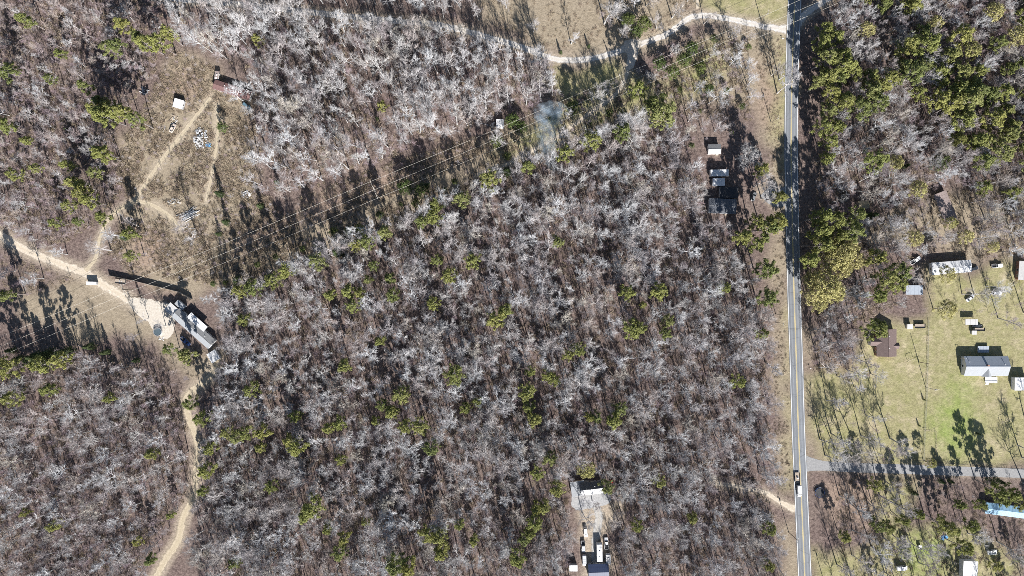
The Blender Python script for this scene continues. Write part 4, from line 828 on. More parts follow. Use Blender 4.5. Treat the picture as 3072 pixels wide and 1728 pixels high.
def car(label, sx, sy, rot, col, kind='sedan', cat='car', group=None, name=None):
    o = thing(name or {'sedan': 'parked_car', 'suv': 'parked_suv', 'pickup': 'pickup_truck', 'van': 'van'}[kind], label, cat, S(sx, sy, 1)[:2] + (0,), R(rot), group)
    if kind == 'sedan':
        st = [(-2.3, .3, .78, .8), (-2.1, .22, .92, .88), (-1.2, .2, .95, .91), (1.0, .2, .92, .91), (1.9, .22, .82, .88), (2.3, .3, .66, .74)]; b = loft(st, 0).build('body', col, o); fix(b.data); cabin(o, -1.75, 1.15, -1.05, .3, .93, 1.43, .8, .62, col); wheels(o, (-1.4, 1.42), .8)
        lamps(o, 2.26, -2.3, .85, .64)
    elif kind == 'suv':
        st = [(-2.35, .35, 1.0, .86), (-2.2, .28, 1.08, .93), (1.0, .26, 1.06, .95), (2.0, .28, .98, .92), (2.4, .36, .8, .8)]; b = loft(st, 0).build('body', col, o); fix(b.data); cabin(o, -2.25, 1.15, -1.95, .45, 1.06, 1.72, .86, .7, col); wheels(o, (-1.42, 1.45), .84, .38)
        lamps(o, 2.36, -2.36, .88, .78)
        for s in (-1, 1): MB().tube((-1.7, s * .58, 1.77), (.2, s * .58, 1.77), .025).build('roof_rail', W_STEEL, o)
    elif kind == 'pickup':
        st = [(-.62, .4, 1.08, .95), (1.3, .38, 1.08, .95), (2.3, .4, 1.02, .94), (2.8, .45, .85, .84)]; b = loft(st, 0).build('body', col, o); fix(b.data); cabin(o, -.6, 1.35, -.4, .75, 1.08, 1.78, .86, .7, col)
        bed = MB().box((-1.75, 0, .62), (2.25, 1.84, .12)).build('bed', W_DARK, o)
        for s in (-1, 1): MB().box((-1.75, s * .9, .86), (2.25, .1, .5)).build('bed_side', col, o)
        MB().box((-2.86, 0, .86), (.08, 1.78, .5)).build('tailgate', col, o); wheels(o, (-1.75, 1.75), .84, .4); lamps(o, 2.76, -2.9, .88, .8)
    else:
        st = [(-2.8, .35, 2.05, .98), (-2.6, .3, 2.2, 1.0), (1.2, .3, 2.2, 1.0), (1.75, .3, 1.35, 1.0), (2.5, .34, 1.1, .95), (2.75, .4, .8, .85)]; b = loft(st, 0).build('body', col, o); fix(b.data)
        quad_slab(o, 'windshield', [(1.78, -.82, 1.38), (1.78, .82, 1.38), (1.28, .78, 2.12), (1.28, -.78, 2.12)], W_GLASS, .03)
        for s in (-1, 1): MB().box((.75, s * .99, 1.65), (.95, .06, .55)).build('side_window', W_GLASS, o)
        for i in range(3): MB().box((-2.1 + 1.2 * i, 0, 2.215), (.06, 1.5, .05)).build('roof_rack_bar', W_STEEL, o)
        wheels(o, (-1.75, 1.75), .88, .38); lamps(o, 2.72, -2.82, .95, .75)
    for s in (-1, 1): MB().box(({'sedan': .95, 'suv': .95, 'pickup': 1.1, 'van': 1.55}[kind], s * 1.03, 1.05 if kind != 'van' else 1.4), (.14, .2, .14)).build('mirror', col, o)
    return o
def camper(label, sx, sy, rot, L=7.5, W=2.5, H=2.9, col=None, cat='camper', name='camper_trailer', vents=2, group=None):
    o = thing(name, label, cat, S(sx, sy, H)[:2] + (0,), R(rot), group); col = col or W_WHITE; hl = L / 2
    fix(MB().prism([(-hl, .55), (hl - .5, .5), (hl, 1.2), (hl - .1, H - .35), (hl - .6, H), (-hl + .3, H), (-hl, H - .3)], -W / 2, W / 2).build('body', col, o).data)
    for i in range(vents): MB().box((-hl * .55 + i * L * .32, .1 * (-1) ** i, H + .09), (.75, .62, .2)).build('roof_vent', W_FRAME, o)
    MB().box((hl * .1, 0, H + .16), (1.0, .75, .32), taper=.85).build('air_conditioner', W_OFF, o)
    for t in (-.55, .0, .5): window(o, t * hl, -W / 2, 1.75, -1, 1.0, .6); window(o, t * hl, W / 2, 1.75, 1, 1.0, .6)
    d = MB().box((hl * .28, -W / 2 - .04, 1.45), (.7, .07, 1.75)).build('door', W_FRAME, o); MB().tube((hl * .28 + .25, -W / 2 - .06, 1.4), (hl * .28 + .25, -W / 2 - .15, 1.4), .03).build('handle', W_STEEL, d)
    wheels(o, (-.55, .35), W / 2 - .15, .34); MB().tube((hl - .6, -.5, .5), (hl + 1.1, 0, .45), .06).tube((hl - .6, .5, .5), (hl + 1.1, 0, .45), .06).build('hitch', W_DARK, o)
    return o
def open_trailer(label, sx, sy, rot, L=5.0, W=2.1, load=True, cat='trailer'):
    o = thing('utility_trailer', label, cat, S(sx, sy, .8)[:2] + (0,), R(rot)); MB().box((0, 0, .68), (L, W, .1)).build('deck', W_WOOD, o)
    for s in (-1, 1): MB().box((0, s * W / 2, .95), (L, .06, .42)).build('side_rail', W_DARK, o)
    MB().box((L / 2, 0, .95), (.06, W, .42)).build('front_rail', W_DARK, o); wheels(o, (-.5, .4), W / 2 + .12, .32, .2); MB().tube((L / 2, -.6, .6), (L / 2 + 1.2, 0, .5), .05).tube((L / 2, .6, .6), (L / 2 + 1.2, 0, .5), .05).build('hitch', W_DARK, o)
    return o
def scrap(label, sx, sy, spread, n, mats, seed, sz=(1.6, .9), cat='junk pile', name='scrap_pile', h=.9, long=False):
    r = random.Random(seed); o = thing(name, label, cat, S(sx, sy)[:2] + (0,))
    for i in range(n):
        a = r.uniform(0, 6.28); q = r.random() ** .6; x, y = math.cos(a) * q * spread[0], math.sin(a) * q * spread[1]; hh = h * (1 - q) + .12; k = r.uniform(.5, 1.3)
        d = (sz[0] * k, sz[1] * r.uniform(.5, 1.3), r.choice((.06, .1, .3, .5)) * min(1, h + .2))
        p = MB().box((0, 0, 0), d, taper=r.uniform(.8, 1)).build('scrap_board' if long else 'scrap_piece', r.choice(mats), o, (x, y, hh * r.uniform(.5, 1)), r.uniform(0, 3.14) if not long else R(28) + r.gauss(0, .12))
        p.rotation_euler[0] = r.gauss(0, .25); p.rotation_euler[1] = r.gauss(0, .25) if not long else r.gauss(0, .03)
    return o

# ------------------------------------------------------------------ upper left: cabin, sheds, junk
house('mobile_home', 'brown roofed mobile home at the edge of the upper left clearing', 'mobile home', 696, 270, 18.6, 4.3, -18.5, 2.6, .55, W_BROWN, W_WALLW, .22, ((-.42, .35), (-.25, -.1)), panels=12)
camper('small pale camper standing above the left end of the brown mobile home', 650, 226, 84, 5.2, 1.9, 2.2, W_RUST, vents=1)
car('teal blue car tucked under bare branches below the brown mobile home', 740, 318, -40, P_TEAL, 'suv')
shed('shed', 'square white roofed shed standing alone in the upper left clearing', 'shed', 535, 311, 4.5, 4.0, -17, 2.2, W_WHITE, W_WALLG)
scrap('wrecked pale frame and sheet junk left of the white square shed', 432, 275, (2.3, 1.8), 22, [W_OFF, W_WHITE, W_GREY, W_DARK, W_STEEL], 1, (1.8, .35))
scrap('big heap of white junk beside the dirt track in the clearing', 603, 415, (3.6, 5.2), 95, [W_WHITE, W_OFF, W_WHITE, W_LGREY, W_GREY, W_WHITE], 2, (1.1, .8), h=1.3)
scrap('bright blue tarp scraps on the lower right of the white junk heap', 624, 435, (1.1, .9), 7, [W_BTARP], 3, (1.3, .9), h=.5)
scrap('pale boards dumped beside the upper end of the dirt track', 527, 366, (2.6, 3.2), 11, [W_PALEWOOD, W_WOOD, W_OFF], 4, (2.6, .3), h=.4)
car('small tan wagon abandoned beside the dumped boards', 517, 384, 60, mat('tan_car_paint', (0.50, 0.42, 0.36), .4, .1), 'sedan')
scrap('scattered white rubble above the silvery pole stack', 522, 606, (3.6, 2.0), 30, [W_WHITE, W_OFF, W_PALEWOOD, W_GREY], 5, (.9, .6), h=.5)
scrap('stack of long silvery poles and sheets near the track end', 565, 646, (3.0, 2.6), 26, [W_WHITE, W_STEEL, W_OFF, W_LGREY], 6, (6.5, .3), h=.7, name='pole_stack', cat='pole stack', long=True)
scrap('grey white rubbish pile by the bushes right of the clearing', 735, 582, (3.0, 1.9), 28, [W_OFF, W_WHITE, W_LGREY, W_GREY], 7, (.9, .7), h=.7)
def log(label, sx, sy, L, rot, r0=.16, m=None):
    o = tag(link('fallen_log', None, None, S(sx, sy)[:2] + (0,), R(rot)), label, 'log', 'fallen logs'); MB().tube((-L / 2, 0, r0), (L / 2, .2, r0 * .9), r0, r0 * .6, 7).build('trunk', m or M_PALE, o)
    for i in range(3): MB().tube((L * (.1 + .12 * i), .1, r0), (L * (.2 + .14 * i), (.9 - .2 * i) * (-1) ** i, r0 + .4), r0 * .35, .02, 4).build('branch', m or M_PALE, o)
log('pale fallen log just left of the hut by the power line', 1448, 372, 9, -13); log('short pale log below the hut by the power line', 1407, 396, 3.5, -60)
log('white fallen trunk lying in the upper woods right of centre', 1395, 248, 10, -22); log('thin pale log in the clearing left of the junk heap', 494, 388, 3, 70); log('pale log lying on the slope left of the cedar shadows', 248, 1043, 5, -30)

# ------------------------------------------------------------------ left: trailer home with its yard
house('mobile_home', 'long grey trailer home lying diagonally beside the pale yard', 'mobile home', 580, 986, 23.5, 5.2, -41.5, 2.7, .85, (W_GREY, W_LGREY), W_WALLW, .25, ((-.72, .3), (-.3, .45), (.05, .3), (.6, .4)))  # shade painted into the slope turned from the sun, sunward slope lighter
canopy('porch_roof', 'white flat carport roof on the right side of the grey trailer home', 'carport', 591, 967, 10.8, 3.6, -41.5, 2.9, W_WHITE, 7)
canopy('porch_roof', 'pale slatted canopy at the upper end of the grey trailer home', 'canopy', 514, 928, 5.2, 4.6, -41.5, 2.7, W_OFF, 6)
shed('lean_to', 'grey lean-to behind the slatted canopy', 'lean-to', 540, 915, 4.6, 2.4, -41.5, 2.3, W_LGREY, W_WALLG, panels=3)
shed('shed', 'white tilted shed below the lower end of the grey trailer home', 'shed', 640, 1069, 4.8, 4.5, -58, 2.4, W_WHITE, W_WALLW)
def pool():
    o = thing('pool', 'round dark covered pool with a pale rim beside the yard', 'pool', S(476, 995)[:2] + (0,)); n = 28
    ring = MB()
    for i in range(n):
        a, b = 2 * math.pi * i / n, 2 * math.pi * (i + 1) / n; q = lambda t, r, z: (math.cos(t) * r, math.sin(t) * r, z)
        ring.add([q(a, 1.95, -.05), q(b, 1.95, -.05), q(b, 1.95, 1.2), q(a, 1.95, 1.2)], [(0, 1, 2, 3)])
    ring.build('wall', W_WALLG, o)
    rim = MB()
    for i in range(n):
        a, b = 2 * math.pi * i / n, 2 * math.pi * (i + 1) / n; q = lambda t, r, z: (math.cos(t) * r, math.sin(t) * r, z)
        rim.add([q(a, 1.86, 1.2), q(b, 1.86, 1.2), q(b, 2.06, 1.2), q(a, 2.06, 1.2), q(a, 1.86, 1.26), q(b, 1.86, 1.26), q(b, 2.06, 1.26), q(a, 2.06, 1.26)], [(0, 3, 2, 1), (4, 5, 6, 7), (0, 1, 5, 4), (3, 7, 6, 2)])
    rim.build('rim', W_STEEL, o); MB().tube((0, 0, 1.05), (0, 0, 1.12), 1.86, 1.86, 28).build('cover', mat('pool_cover', (0.07, 0.095, 0.11), .5, .25, .7), o)
    for s in (-.28, .28): MB().tube((s, -2.9, 0), (s, -2.0, 1.5), .035).tube((s, -2.0, 1.5), (s, -1.6, 1.3), .035).build('ladder_rail', W_STEEL, o)
    for i in range(4): MB().tube((-.28, -2.75 + .2 * i, .25 + .33 * i), (.28, -2.75 + .2 * i, .25 + .33 * i), .03).build('ladder_rung', W_STEEL, o)
pool()
car('dark blue pickup parked in tree shade beside the grey trailer home', 556, 1024, -42, P_BLUE, 'pickup', 'pickup')
open_trailer('small pale trailer parked below the blue pickup', 589, 1061, -42, 3.4, 1.8)
scrap('pale clutter on the ground just below the round pool', 485, 1018, (1.5, 1.2), 10, [W_WHITE, W_OFF, W_PALEWOOD], 8, (.7, .5), h=.4)
shed('lean_to', 'narrow white roofed lean-to casting a dark shadow beside the dirt road', 'lean-to', 274, 850, 4.7, 1.2, -2, 2.0, W_WHITE, W_WALLG, panels=4)
open_trailer('open trailer with dark load standing by the tall board fence', 361, 844, -5, 5.2, 2.2); scrap('dark boxes loaded on the open trailer by the fence', 362, 843, (1.8, .7), 12, [W_DARK, W_GREY, W_WHITE], 9, (.8, .7), h=1.1)
def board_fence(label, pts, h, m, cat='fence', name='board_fence', pw=2.4):
    P = [S(*p) for p in pts]; o = thing(name, label, cat, (P[0].x, P[0].y, 0)); pm = None
    for a, b in zip(P[:-1], P[1:]):
        L = (b - a).length; k = max(1, round(L / pw)); ang = math.atan2(b.y - a.y, b.x - a.x)
        me = MB()
        w = L / k
        for i in range(8): me.box((-w / 2 + w * (i + .5) / 8, 0, h / 2 + .02 * (i % 2)), (w / 8 - .015, .03, h))
        me.box((0, .04, h * .25), (w, .05, .1)); me.box((0, .04, h * .8), (w, .05, .1)); me = me.mesh('fence_panel', m); pe = MB().box((0, 0, h / 2 + .05), (.11, .11, h + .1)).mesh('post', W_WOOD)
        for i in range(k):
            c = a.lerp(b, (i + .5) / k) - P[0]; link('fence_panel', me, o, (c.x, c.y, 0), ang + rng.uniform(-.01, .01)); c = a.lerp(b, i / k) - P[0]; link('post', pe, o, (c.x, c.y, 0), ang)
    return o
board_fence('tall pale board fence along the upper side of the left yard', [(329, 826), (400, 841), (489, 863), (540, 876), (578, 897)], 1.95, mat('fence_boards', (0.46, 0.42, 0.36), .8, .2, 1.5))

# ------------------------------------------------------------------ power line and poles
WD = Vector((1, 0.4245, 0)).normalized(); WN = Vector((-WD.y, WD.x, 0))
def hframe(sx, sy, label, h=14.0):
    c = S(sx, sy, h); c.z = 0; o = thing('power_pole', label, 'power pole', c, 0, 'power line towers')
    for s in (-1, 1): a = WN * 2.0 * s; MB().tube((a.x, a.y, -.3), (a.x * .96, a.y * .96, h + .6), .24, .16, 8).build('pole', W_POLE, o)
    a, b = WN * -4.8, WN * 4.8; MB().tube((a.x, a.y, h - .5), (b.x, b.y, h - .5), .13, .13, 6).build('crossarm', W_POLEW, o)
    for s in (-1, 1): a = WN * 2.0 * s; b = WN * -2.0 * s; MB().tube((a.x, a.y, h - 1), (b.x, b.y, h - 5), .07, .07, 5).build('brace', W_POLEW, o)
    for s in (-1, 0, 1): a = WN * 4.3 * s; MB().tube((a.x, a.y, h - .65), (a.x, a.y, h - 1.4), .09, .09, 6).build('insulator', W_FRAME, o)
    return c
HF = [hframe(372, 880, 'double wooden power pole standing beside the left yard'), hframe(1121, 568, 'double wooden power pole in the middle of the power line strip'), hframe(1870, 250, 'double wooden power pole at the upper right end of the strip')]
step_ = HF[1] - HF[0]; ends = [HF[0] - step_, *HF, HF[2] + (HF[2] - HF[1])]
for s, w in ((1, 'upper'), (0, 'middle'), (-1, 'lower')):
    mb = MB(); last = None
    for a, b in zip(ends[:-1], ends[1:]):
        for i in range(18):
            t = i / 18; p = a.lerp(b, t) + WN * 4.3 * s; p.z = 12.6 - 4 * 2.2 * t * (1 - t)
            if last is not None: mb.tube(last, p, .036, .036, 5, caps=False)
            last = p
    tag(mb.build('power_wire', W_WIRE), f'{w} one of the three pale power line wires', 'wire', 'power line wires')
def pole(sx, sy, label, h=10.5, arm=None, m=None, lamp=False):
    o = thing('utility_pole', label, 'utility pole', S(sx, sy)[:2] + (0,)); MB().tube((0, 0, -.3), (0, 0, h), .17, .11, 8).build('pole', m or W_POLE, o)
    if arm is not None:
        d = Vector((math.cos(R(arm)), math.sin(R(arm)), 0)) * 1.25; MB().box((0, 0, h - .5), (2.5, .12, .14), R(arm)).build('crossarm', W_POLEW, o)
        for t in (-.9, .1, .9): MB().tube((d.x * t, d.y * t, h - .43), (d.x * t, d.y * t, h - .2), .06, .04, 6).build('insulator', W_FRAME, o)
        MB().tube((.28, 0, h - 2.2), (.28, 0, h - 1.3), .22, .22, 10).build('transformer', W_STEEL, o)
    if lamp: MB().box((.5, 0, h - .2), (1.0, .1, .1)).build('arm', W_STEEL, o); MB().box((1.0, 0, h - .28), (.45, .25, .14)).build('lamp_head', W_FRAME, o)
pole(2283, 60, 'utility pole on the grass above the gravel drive', arm=80); pole(2313, 367, 'utility pole on the brown verge left of the upper highway', arm=75); pole(2327, 967, 'utility pole beside the highway verge left of the brown house', 11, 75)
pole(2327, 942, 'shorter wooden pole just above its neighbour on the highway verge', 9); pole(2366, 1597, 'tall utility pole beside the highway near the bottom', 12, 75); pole(2777, 1162, 'pale utility pole on the fence line in the green yard', 10, 20, W_POLEW); pole(2878, 1074, 'short lamp pole beside the pale grey house', 4.3, None, W_POLEW, True); pole(2756, 1086, 'thin dark pole in the yard between the two houses', 9)
pole(2470, 1738, 'utility pole at the bottom edge right of the highway', 9.5, 15)

# ------------------------------------------------------------------ power line strip: hut and smoke
shed('hut', 'little white roofed hut by the power line strip', 'hut', 1500, 371, 3.4, 4.0, 0, 2.3, W_WHITE, W_WALLG, panels=3)
scrap('pale brown junk heap leaning on the left of the little hut', 1480, 380, (1.6, 2.6), 26, [W_OFF, W_PALEWOOD, W_RUST, W_LGREY], 12, (.9, .6), h=.8)
def smoke():
    import bmesh
    b = bmesh.new()
    for i in range(9):
        t = i / 8; c = S(1652 - 14 * math.sin(t * 3), 500 - 150 * t); c.z = 1.5 + 9 * t; bmesh.ops.create_icosphere(b, subdivisions=2, radius=1.0, matrix=Matrix.Translation(c) @ Matrix.Diagonal((2.0 + 7.0 * t, 3.4 + 2.2 * t, 1.6 + 2.8 * t, 1)))
    me = bpy.data.meshes.new('smoke'); b.to_mesh(me); b.free()
    o = link('smoke', me); rm = o.modifiers.new('merge', 'REMESH'); rm.mode = 'VOXEL'; rm.voxel_size = .8
    m = bpy.data.materials.new('smoke'); m.use_nodes = True; n = m.node_tree.nodes; l = m.node_tree.links; n.clear(); out = n.new('ShaderNodeOutputMaterial'); v = n.new('ShaderNodeVolumePrincipled'); v.inputs['Color'].default_value = (.74, .88, 1, 1); v.inputs['Anisotropy'].default_value = .2
    tc = n.new('ShaderNodeTexCoord'); tx = n.new('ShaderNodeTexNoise'); tx.inputs['Scale'].default_value = .3; tx.inputs['Detail'].default_value = 5; l.new(tc.outputs['Object'], tx.inputs['Vector'])
    mr = n.new('ShaderNodeMapRange'); mr.inputs[1].default_value = .4; mr.inputs[2].default_value = .68; mr.inputs[3].default_value = .0; mr.inputs[4].default_value = .17; l.new(tx.outputs[0], mr.inputs[0]); l.new(mr.outputs[0], v.inputs['Density']); l.new(v.outputs[0], out.inputs['Volume'])
    me.materials.append(m); tag(o, 'thin bluish smoke plume drifting over the edge of the woods', 'smoke', None, 'stuff')
smoke()
scrap('small smouldering brush heap under the smoke plume', 1650, 508, (1.4, 1.2), 16, [W_WOOD, W_DARK, W_PALEWOOD], 13, (1.3, .15), h=.6, name='brush_heap', cat='brush heap')

# ------------------------------------------------------------------ roadside property left of the highway
house('house', 'small pale roofed house furthest up the roadside plot', 'house', 2144, 447, 5.6, 4.2, 1, 2.6, .7, (W_GREY, W_OFF), W_WALLW)  # whitish roof; the grey on its far slope is shade put into the colour
camper('long white trailer across the roadside plot below the small house', 2160, 518, 1, 9.2, 3.1, 3.0, W_WHITE)
shed('shed', 'white square shed just below the long roadside trailer', 'shed', 2156, 546, 5.6, 3.5, 0, 2.5, W_WHITE, W_WALLG)
house('house', 'dark house with charcoal seamed metal roof on the roadside plot', 'house', 2168, 618, 13.0, 6.8, -2, 3.0, .5, W_SEAM, W_WALLG, .25, ((-.5, .3), (.3, -.3)), panels=11)
shed('shed', 'dark flat roofed building behind the charcoal metal roof', 'shed', 2187, 577, 8.5, 5.0, -2, 2.8, W_DARK, W_WALLG)
shed('dark_box', 'tiny dark box in the woods left of the roadside plot', 'dark_box', 2087, 672, 2.2, 3.0, 3, 2.2, W_DARK, W_WOOD, panels=2)  # small box with a black roof, its use not known
car('grey car half hidden by branches right of the charcoal roof', 2262, 590, 70, P_GREY, 'sedan')

# ------------------------------------------------------------------ bottom house and its vehicles
house('house', 'bottom woods house with roof slopes coloured dark for shade and white for sun', 'house', 1775, 1466, 10.4, 5.6, 6, 3.4, 1.7, (W_SEAM, W_WHITE), W_WALLG, .3, ((.3, .4),))  # one roof: shaded far slope painted charcoal, sunlit near slope white
shed('garage', 'flat light grey garage roof under branches left of the white roof slope', 'garage', 1734, 1466, 6.6, 7.0, 8, 2.6, W_LGREY, W_WALLT)
def mower(label, sx, sy, rot):
    o = thing('riding_mower', label, 'mower', S(sx, sy)[:2] + (0,), R(rot)); MB().box((.5, 0, .62), (.9, .7, .5), taper=.85).build('hood', W_RED, o); MB().box((-.35, 0, .5), (1.1, .95, .25), taper=.9).build('fender', W_RED, o); MB().box((-.3, 0, .8), (.45, .5, .12)).box((-.55, 0, 1.0), (.1, .5, .5)).build('seat', W_DARK, o)
    MB().box((.0, 0, .28), (1.1, 1.25, .16)).build('cutting_deck', W_RED, o); MB().tube((.15, 0, .8), (.02, 0, 1.1), .03).tube((.0, 0, 1.08), (.02, 0, 1.12), .19, .19, 12).build('steering_wheel', W_DARK, o); wheels(o, (-.6,), .45, .28, .22); wheels(o, (.75,), .42, .19, .16)
mower('small red riding mower on the leaves right of the bottom house', 1834, 1443, -55)
car('white car with its nose under a dark bush in the bottom yard', 1757, 1597, -85, P_WHITE, 'suv')
car('silver pickup in the left row of the bottom yard', 1750, 1640, -88, P_SILVER, 'pickup', 'pickup'); car('pale van behind the silver pickup in the bottom yard', 1753, 1681, -88, P_SILVER, 'van', 'van')
camper('tall white camper parked in the middle of the bottom yard', 1799, 1658, 91, 9.0, 2.7, 3.2, W_WHITE); car('white pickup in the right row of the bottom yard', 1819, 1630, 91, P_WHITE, 'pickup', 'pickup')
camper('short ribbed white trailer behind the white pickup in the bottom yard', 1825, 1678, 91, 5.4, 2.3, 2.5, W_OFF, name='cargo_trailer', cat='trailer', vents=1)
house('barn', 'navy blue seamed roof cut by the bottom edge of the picture', 'barn', 1796, 1716, 9.5, 7.0, 2, 3.0, .9, W_NAVY, W_WALLG, .25, panels=9); shed('shed', 'white roofed shed at the bottom edge left of the navy roof', 'shed', 1720, 1705, 3.7, 2.6, 0, 3.0, W_WHITE, W_WALLG, panels=3)
scrap('pale oddments stacked in the brush right of the bottom vehicles', 1868, 1598, (1.8, 1.6), 15, [W_OFF, W_WHITE, W_LGREY], 15, (.8, .5), h=.5)

# ------------------------------------------------------------------ right of the highway
house('mobile_home', 'weathered brownish trailer decaying in the brush on the right', 'mobile home', 2838, 622, 15.5, 6.2, -68, 2.5, .4, W_RUST, W_WALLT, .2, ((.3, .4),), panels=9)
house('shed', 'small tan roofed cabin surrounded by deep shade', 'cabin', 2592, 614, 4.6, 3.4, 5, 2.5, .9, W_TAN, W_WOOD, .3, steps=False)
house('mobile_home', 'long white trailer home on the right above the car yard', 'mobile home', 2855, 802, 19.0, 5.6, 4.5, 2.7, .45, W_WHITE, W_WALLW, .25, ((-.3, .3), (.5, .3)), panels=12)
car('white pickup parked left of the long white trailer home', 2747, 781, 32, P_WHITE, 'pickup', 'pickup'); car('black car in shade right of the long white trailer home', 2922, 806, 15, P_DARK, 'sedan'); car('white pickup right of the black car near the right edge', 2993, 797, 3, P_WHITE, 'pickup', 'pickup')
house('mobile_home', 'rust streaked white roof cut by the right edge of the picture', 'mobile home', 3072, 812, 9.0, 4.4, 86, 2.6, .5, W_OFF, W_WALLB, .2, steps=False)
car('white suv with dark windows in the right car yard', 2992, 879, 4, P_WHITE, 'suv'); car('silver sedan under bare branches in the right car yard', 2912, 894, 40, P_SILVER, 'sedan'); shed('shed', 'blue grey shed roof in tree shade left of the car yard', 'shed', 2743, 870, 8.0, 4.2, 0, 2.5, W_BLUEGREY, W_WALLG)
bh = house('house', 'brown shingled house with cross gables in the right yard', 'house', 2663, 1029, 12.8, 9.2, 90, 2.8, 2.0, W_SHINGLE, W_WALLB, .3, ((.5, -.05), (-.4, -.05)), steps=False)
def wing(o, x, y, L, W, wh, rise, m, wm, axis):        # small cross gable set into a roof
    w = link('cross_gable', None, o, (x, y, 0), R(axis)); hw = W / 2; k = rise / hw; e = hw + .25
    fix(MB().prism([(-hw, -.1), (hw, -.1), (hw, wh), (0, wh + rise - .03), (-hw, wh)], 0, L, axis='x').build('gable_wall', wm, w).data)
    for s in (1, -1): fix(MB().prism([(0, wh + rise), (s * e, wh + rise - k * e), (s * e, wh + rise - k * e + .1), (0, wh + rise + .1)], -4.0, L + .25, axis='x').build('gable_roof', m, w).data)
    window(w, L, 0, 1.5, 1, 1.2, 1.0, 'y')
wing(bh, .6, 4.4, 3.4, 3.6, 2.75, 1.0, W_SHINGLE, W_WALLW, 90); wing(bh, -1.4, -4.4, 1.4, 2.6, 2.75, .8, W_SHINGLE, W_WALLB, -90)
shed('playhouse', 'tiny pink white roofed shed above right of the brown house', 'shed', 2730, 980, 2.4, 2.0, 0, 1.9, W_OFF, W_WALLW, panels=2, door=False); open_trailer('flat empty trailer beside the tiny pale shed', 2760, 978, 0, 5.0, 2.0)
canopy('carport', 'white carport roof above the pale grey house', 'carport', 2915, 966, 6.2, 2.7, 0, 2.4, W_OFF); car('dark car parked under the edge of the white carport', 2932, 977, -12, P_DARK, 'sedan'); open_trailer('low white trailer in front of the dark car', 2937, 988, 0, 5.4, 1.5); shed('shed', 'tiny pale box shed below the carport', 'shed', 2923, 998, 1.9, 1.6, 0, 1.5, W_OFF, W_WALLW, panels=2, door=False)
gh = house('house', 'pale grey house with white porch in the green yard', 'house', 2962, 1099, 21.0, 9.0, 0, 3.0, 1.9, (W_BLUEGREY, W_LGREY), W_WALLW, .35, ((.78, .2), (-.85, .5)), chimney=(-.05, .12), steps=False)
wing(gh, .3, -4.4, .5, 4.6, 2.85, 1.6, W_LGREY, W_WALLW, -90)
def deck(label, sx, sy):
    o = thing('porch_deck', label, 'porch', S(sx, sy, .6)[:2] + (0,)); me = MB().box((0, 0, .6), (.22, 3.0, .05)).mesh('plank', W_WHITE)
    for i in range(24): link('plank', me, o, (-2.9 + .25 * i, .6, 0))
    for x in (-2.9, -1, 1, 2.9): MB().box((x, -.85, .85), (.1, .1, 1.0)).build('post', W_FRAME, o)
    MB().box((0, -.85, 1.3), (5.9, .12, .08)).build('handrail', W_FRAME, o)
    for i in range(3): MB().box((-1.9, -1.2 - .32 * i, .45 - .17 * i), (1.5, .3, .05)).build('step', W_FRAME, o)
deck('white porch deck with steps below the pale grey house', 2974, 1143)
shed('hot_tub_shelter', 'small blue grey box in the shadow above the pale grey house', 'shelter', 2950, 1048, 5.2, 2.8, 0, .9, W_BLUEGREY, W_WALLG, panels=4, door=False)
shed('garage', 'white garage roof cut by the right edge below the grey house', 'garage', 3066, 1152, 6.8, 6.0, 0, 2.8, W_WHITE, W_WALLW, panels=5)
def trampoline(label, sx, sy, r=2.0):
    o = thing('trampoline', label, 'trampoline', S(sx, sy)[:2] + (0,)); MB().tube((0, 0, .9), (0, 0, .94), r * .86, r * .86, 26).build('mat', W_DARK, o); mb = MB()
    for i in range(26):
        a, b = 2 * math.pi * i / 26, 2 * math.pi * (i + 1) / 26; mb.tube((math.cos(a) * r, math.sin(a) * r, .92), (math.cos(b) * r, math.sin(b) * r, .92), .09, .09, 5, caps=False)
    mb.build('frame', P_BLUE, o)
    for i in range(6): a = i * math.pi / 3; MB().tube((math.cos(a) * r, math.sin(a) * r, 0), (math.cos(a) * r, math.sin(a) * r, .9), .04).build('leg', W_STEEL, o)
trampoline('round black trampoline just right of the lower highway', 2457, 1476, 2.4)
def swing(label, sx, sy, rot, m=None):
    o = thing('swing_frame', label, 'swing frame', S(sx, sy)[:2] + (0,), R(rot)); MB().tube((-1.6, 0, 2), (1.6, 0, 2), .06).build('top_bar', W_PALEWOOD, o)
    for x in (-1.6, 1.6):
        for y in (-.9, .9): MB().tube((x, y, 0), (x, 0, 2), .06).build('leg', W_PALEWOOD, o)
    for y in (-.2, .2): MB().tube((-.5 + y, 0, 2), (-.5 + y, 0, .5), .02).build('rope', W_DARK, o)
    MB().box((-.5, 0, .48), (.5, .22, .05)).build('seat', W_WOOD, o)
swing('small wooden swing frame on the lawn right of the brown house', 2730, 1078, 20); swing('wooden swing frame in the lower right of the green yard', 3008, 1262, 25)
def post_fence(label, pts, h=1.25, gap=3.5, rails=3, m=None, name='wire_fence', rad=.02):
    P = [S(*p) for p in pts]; o = thing(name, label, 'fence', (P[0].x, P[0].y, 0)); pm = MB().tube((0, 0, -.1), (0, 0, h), .07, .06, 6).mesh('post', m or W_WOOD)
    for a, b in zip(P[:-1], P[1:]):
        k = max(1, int((b - a).length / gap))
        for i in range(k + 1): c = a.lerp(b, i / k) - P[0]; link('post', pm, o, (c.x, c.y, 0))
        for j in range(rails): z = h * (j + .6) / rails; MB().tube((a.x - P[0].x, a.y - P[0].y, z), (b.x - P[0].x, b.y - P[0].y, z), rad, rad, 4).build('rail', m or W_STEEL, o)
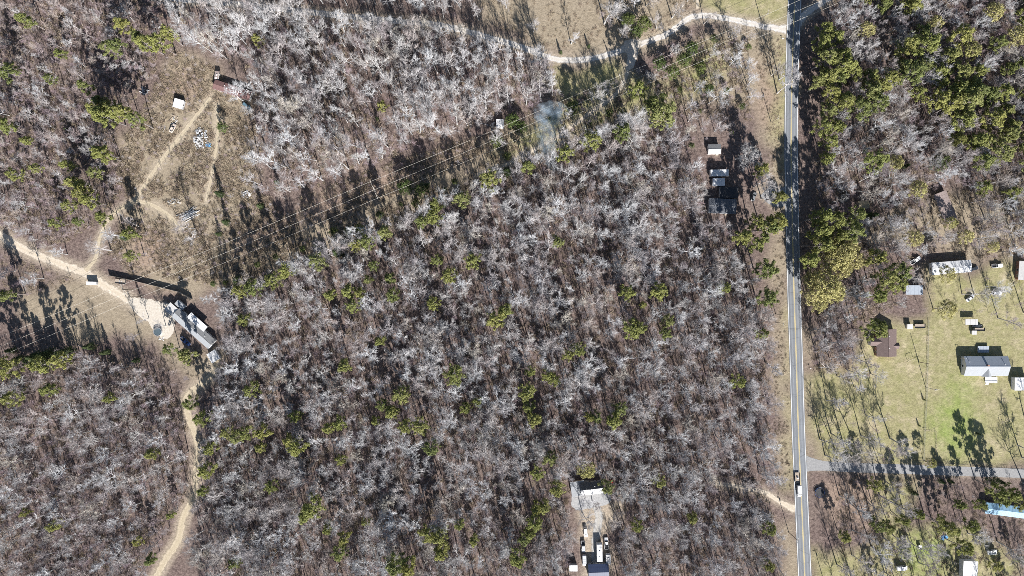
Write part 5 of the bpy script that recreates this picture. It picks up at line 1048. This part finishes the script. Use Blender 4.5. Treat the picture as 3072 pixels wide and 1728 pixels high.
post_fence('long wire fence running down the green yard between the houses', [(2784, 960), (2781, 1100), (2778, 1200), (2773, 1290), (2770, 1380)], rad=.035); post_fence('dark rail fence along the upper edge of the side lane', [(2692, 1375), (2800, 1385), (2960, 1399), (3080, 1408)], 1.1, 2.4, 3, W_DARK, 'rail_fence', .035)
post_fence('short wooden fence crossing the corner of the green yard', [(2770, 1290), (2806, 1293), (2808, 1366)], 1.0, 2.0, 2, W_WOOD, 'rail_fence', .04)
house('mobile_home', 'long blue metal roof at the lower right edge of the picture', 'mobile home', 3026, 1533, 22.0, 5.0, -7.5, 2.7, .7, W_BLUE, W_WALLG, .25, panels=14)
scrap('crumpled blue tarp below the dark pines at lower right', 2833, 1611, (1.4, .9), 9, [W_BTARP], 16, (1.3, .9), h=.5, name='tarp_heap', cat='tarp'); shed('pump_house', 'tiny white pump house at the bottom right', 'pump house', 2761, 1641, 1.3, 1.3, 0, 1.2, W_WHITE, W_WALLW, panels=2, door=False)
car('white van with blue markings near the bottom edge on the right', 2706, 1704, 2, P_WHITE, 'van', 'van'); shed('garage', 'tall white building cut by the bottom right edge', 'building', 2911, 1712, 6.8, 9.0, -1, 3.6, W_WHITE, W_WALLW, panels=6); camper('small white boat shaped trailer under branches at lower right', 2978, 1657, 8, 4.6, 1.8, 1.6, W_WHITE, name='cargo_trailer', cat='trailer', vents=1)
# on the highway
car('white van driving down the highway near the side lane', 2398, 1473, -88, P_WHITE, 'van', 'van', name='van'); open_trailer('open trailer loaded with pale junk towed by the highway van', 2392, 1434, -88, 5.4, 2.3)
scrap('pale and dark junk load on the towed highway trailer', 2391, 1433, (.7, 1.8), 16, [W_WHITE, W_WHITE, W_OFF, W_GREY], 17, (.7, .6), h=1.2)
def mailbox(label, sx, sy):
    o = thing('mailbox', label, 'mailbox', S(sx, sy)[:2] + (0,)); MB().box((0, 0, .5), (.12, .12, 1.1)).build('post', W_WOOD, o); b = MB().box((0, 0, 1.16), (.55, .24, .2)).build('box', W_STEEL, o); MB().tube((-.275, 0, 1.26), (.275, 0, 1.26), .12, .12, 10).build('lid', W_STEEL, b); MB().box((.1, .15, 1.3), (.05, .02, .25)).build('flag', W_RED, o)
mailbox('roadside mailbox below the gravel road mouth', 2346, 118); mailbox('roadside mailbox by the brown verge right of the highway', 2429, 1104)
def pallet_stack(label, sx, sy):
    o = thing('pallet_stack', label, 'pallets', S(sx, sy)[:2] + (0,)); me = MB().box((0, 0, 0), (1.2, .14, .03)).mesh('slat', W_PALEWOOD)
    for k in range(8):
        for i in range(6): link('slat', me, o, (0, -2.2 + i * .2 + k * .62, .12 + .1 * (k % 3)))
pallet_stack('row of pale pallets at the top edge beside the grass', 2092, 12)
print('OBJECTS', len(COL.objects))
